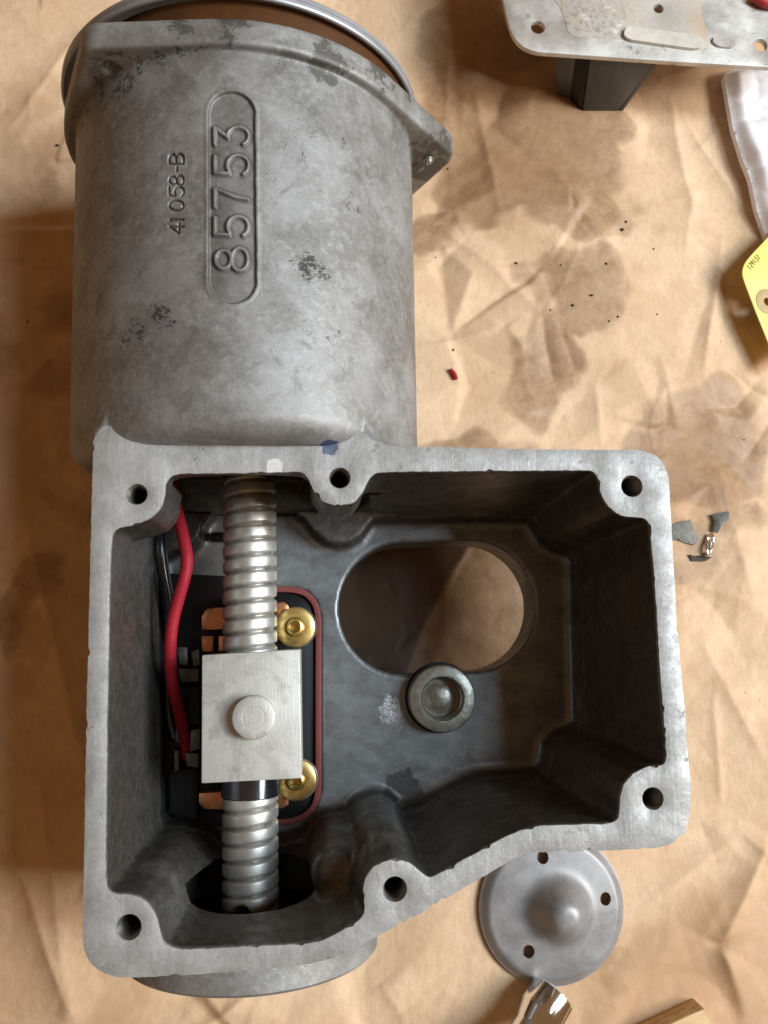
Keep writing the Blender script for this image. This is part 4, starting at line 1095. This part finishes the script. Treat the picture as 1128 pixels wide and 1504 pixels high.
    v, f = prism([tuple(q) for q in p], zt-0.6, zt, [circle(*P(1131, 440, zt), 2.0, 20)], 0.1)
    v = [(x, y, z+tilt(x, y)) for x, y, z in v]; card = mk('card', v, f, M['yellow'], ta, 40)
    cc = P(1131, 440, zt); v, f = prism(circle(*cc, 6.2, 36), zt-0.1, zt+0.25, [circle(*cc, 2.0, 20)], 0.1); v = [(x, y, z+tilt(x, y)) for x, y, z in v]; mk('reinforcing_ring', v, f, M['ring_card'], ta, 40)
    # stamped digits, read along the cut corner
    g = {'1': GLYPH['1'], '2': [[(1, 11.5), (3, 14), (7, 14), (9, 11.5), (8.5, 9), (1, 0), (9, 0)]], '9': [arc(5, 10, 4, 4, 0, 360, 14), [(9, 10), (7.5, 4), (5, 0)]], '3': GLYPH['3'], '7': GLYPH['7']}
    u0 = np.array([1103.5, 395.5]); u1 = np.array([1121.5, 375.5]); du = (u1-u0); lu = np.linalg.norm(du); du /= lu; dv = np.array([du[1], -du[0]])
    dv = np.array([-0.74, -0.67])
    for i, ch in enumerate('129137'):
        Vd, Fd = [], []
        for stx in g[ch]:
            pts = []
            for uu, vv in stx:
                q = u0+du*(i+uu/10*0.72)*lu/6+dv*(vv/14*8.0)
                x, y = P(q[0], q[1], zt); pts.append((x, y, zt+tilt(x, y)+0.05))
            v1, f1 = tube(pts, 0.2, 6); Vd, Fd = merge((Vd, Fd), (v1, f1))
        mk('stamped_digit', Vd, Fd, M['ink'], ta, 40)
    # red sliver of wire insulation
    p, q = P(661, 543, ZP), P(669, 558, ZP); zz = paper_z(*p)+0.9
    v, f = tube(catmull([(p[0], p[1], zz), ((p[0]+q[0])/2+0.4, (p[1]+q[1])/2, zz+0.2), (q[0], q[1], paper_z(*q)+0.9)], 6), lambda t: 1.25-0.3*abs(2*t-1), 12)
    o = mk('wire_scrap', v, f, M['red_pvc'], None, 50); tag(o, 'short red scrap of wire insulation on the bare paper', 'scrap')
    # red wire end crossing the corner of the plate
    v, f = tube(catmull([(*P(1108, -6, -78), -78.4), (*P(1124, 3, -78), -78.4), (*P(1150, 6, -78), -78.4)], 6), 2.2, 12)
    o = mk('red_wire', v, f, M['red_plastic'], None, 50); tag(o, 'red wire end lying on the far corner of the cover plate', 'wire')
    # torn metal flakes beside the housing
    rs = np.random.RandomState(8)
    def flake(px, lab, curl):
        pts = PL(px, ZP+3); c = np.mean(pts, 0); z0 = paper_z(*c); n = len(pts)
        V = [(*p, z0+0.6+curl*rs.uniform(0, 1)) for p in pts]+[(c[0], c[1], z0+0.9+curl*0.6)]
        m = len(V); V += [(x, y, z-0.55) for x, y, z in V]
        Fc = [(i, (i+1) % n, n) for i in range(n)]+[(m+(i+1) % n, m+i, m+n) for i in range(n)]+[(i, m+i, m+(i+1) % n, (i+1) % n) for i in range(n)]
        o = mk('metal_flake', V, Fc, M['shard'], None, 20); tag(o, lab, 'metal flake', 'metal flakes beside the housing'); return o
    flake([(986, 772), (1000, 766), (1014, 763), (1020, 776), (1028, 792), (1022, 800), (1008, 797), (996, 793), (986, 792)], 'largest dull grey metal flake touching the housing rim', 1.0)
    flake([(1046, 756), (1058, 753), (1071, 751), (1070, 762), (1060, 772), (1054, 783), (1047, 779), (1049, 766)], 'wedge shaped grey metal flake on the paper beside the drop', 1.5)
    flake([(1014, 814), (1022, 816), (1034, 815), (1048, 818), (1038, 824), (1018, 824)], 'thin grey metal sliver lying next to the shiny curl', 0.8)
    ctr = P(1038, 801, ZP); pts = []
    for i in range(19):
        an = 2*math.pi*i/18; ca, sa = math.cos(an), math.sin(an)
        pts.append((ctr[0]+1.4*ca+2.0*sa*0.5, ctr[1]+4.4*sa, paper_z(*ctr)+1.5+0.6*math.sin(2*an)))
    v, f = tube(pts, 0.75, 10); o = mk('metal_curl', v, f, M['chrome'], None, 60); tag(o, 'shiny curled metal shaving among the grey flakes', 'shaving')
    # crumbs of dirt on the paper
    for px, py, r in ((83, 211, 1.5), (37, 468, .7), (912, 340, 1.3), (918, 328, 1.1), (864, 440, 1.3), (837, 454, 1.2), (886, 393, .9), (890, 477, .8), (903, 470, .8), (667, 512, .8), (640, 378, .7), (755, 392, .9), (805, 460, .7), (962, 465, .8), (1095, 645, .7), (815, 1472, .8), (660, 240, .8), (1093, 150, .7), (820, 395, .7), (958, 368, .7)):
        p = P(px, py, ZP); z0 = paper_z(*p); bm = bmesh.new(); bmesh.ops.create_icosphere(bm, subdivisions=2, radius=r*0.6)
        sc = rs.uniform(0.6, 1.3, 3)
        V = [(p[0]+v.co.x*sc[0]*(1+.25*rs.randn()*0.6), p[1]+v.co.y*sc[1]*(1+.25*rs.randn()*0.6), z0+r*0.25+v.co.z*0.7) for v in bm.verts]
        Fc = [[v.index for v in f.verts] for f in bm.faces]; bm.free()
        o = mk('dirt_crumb', V, Fc, M['crumb'], None, 30); tag(o, 'tiny dark crumb of dirt on the brown paper', 'crumb', 'dirt crumbs scattered on the paper')
build_small()
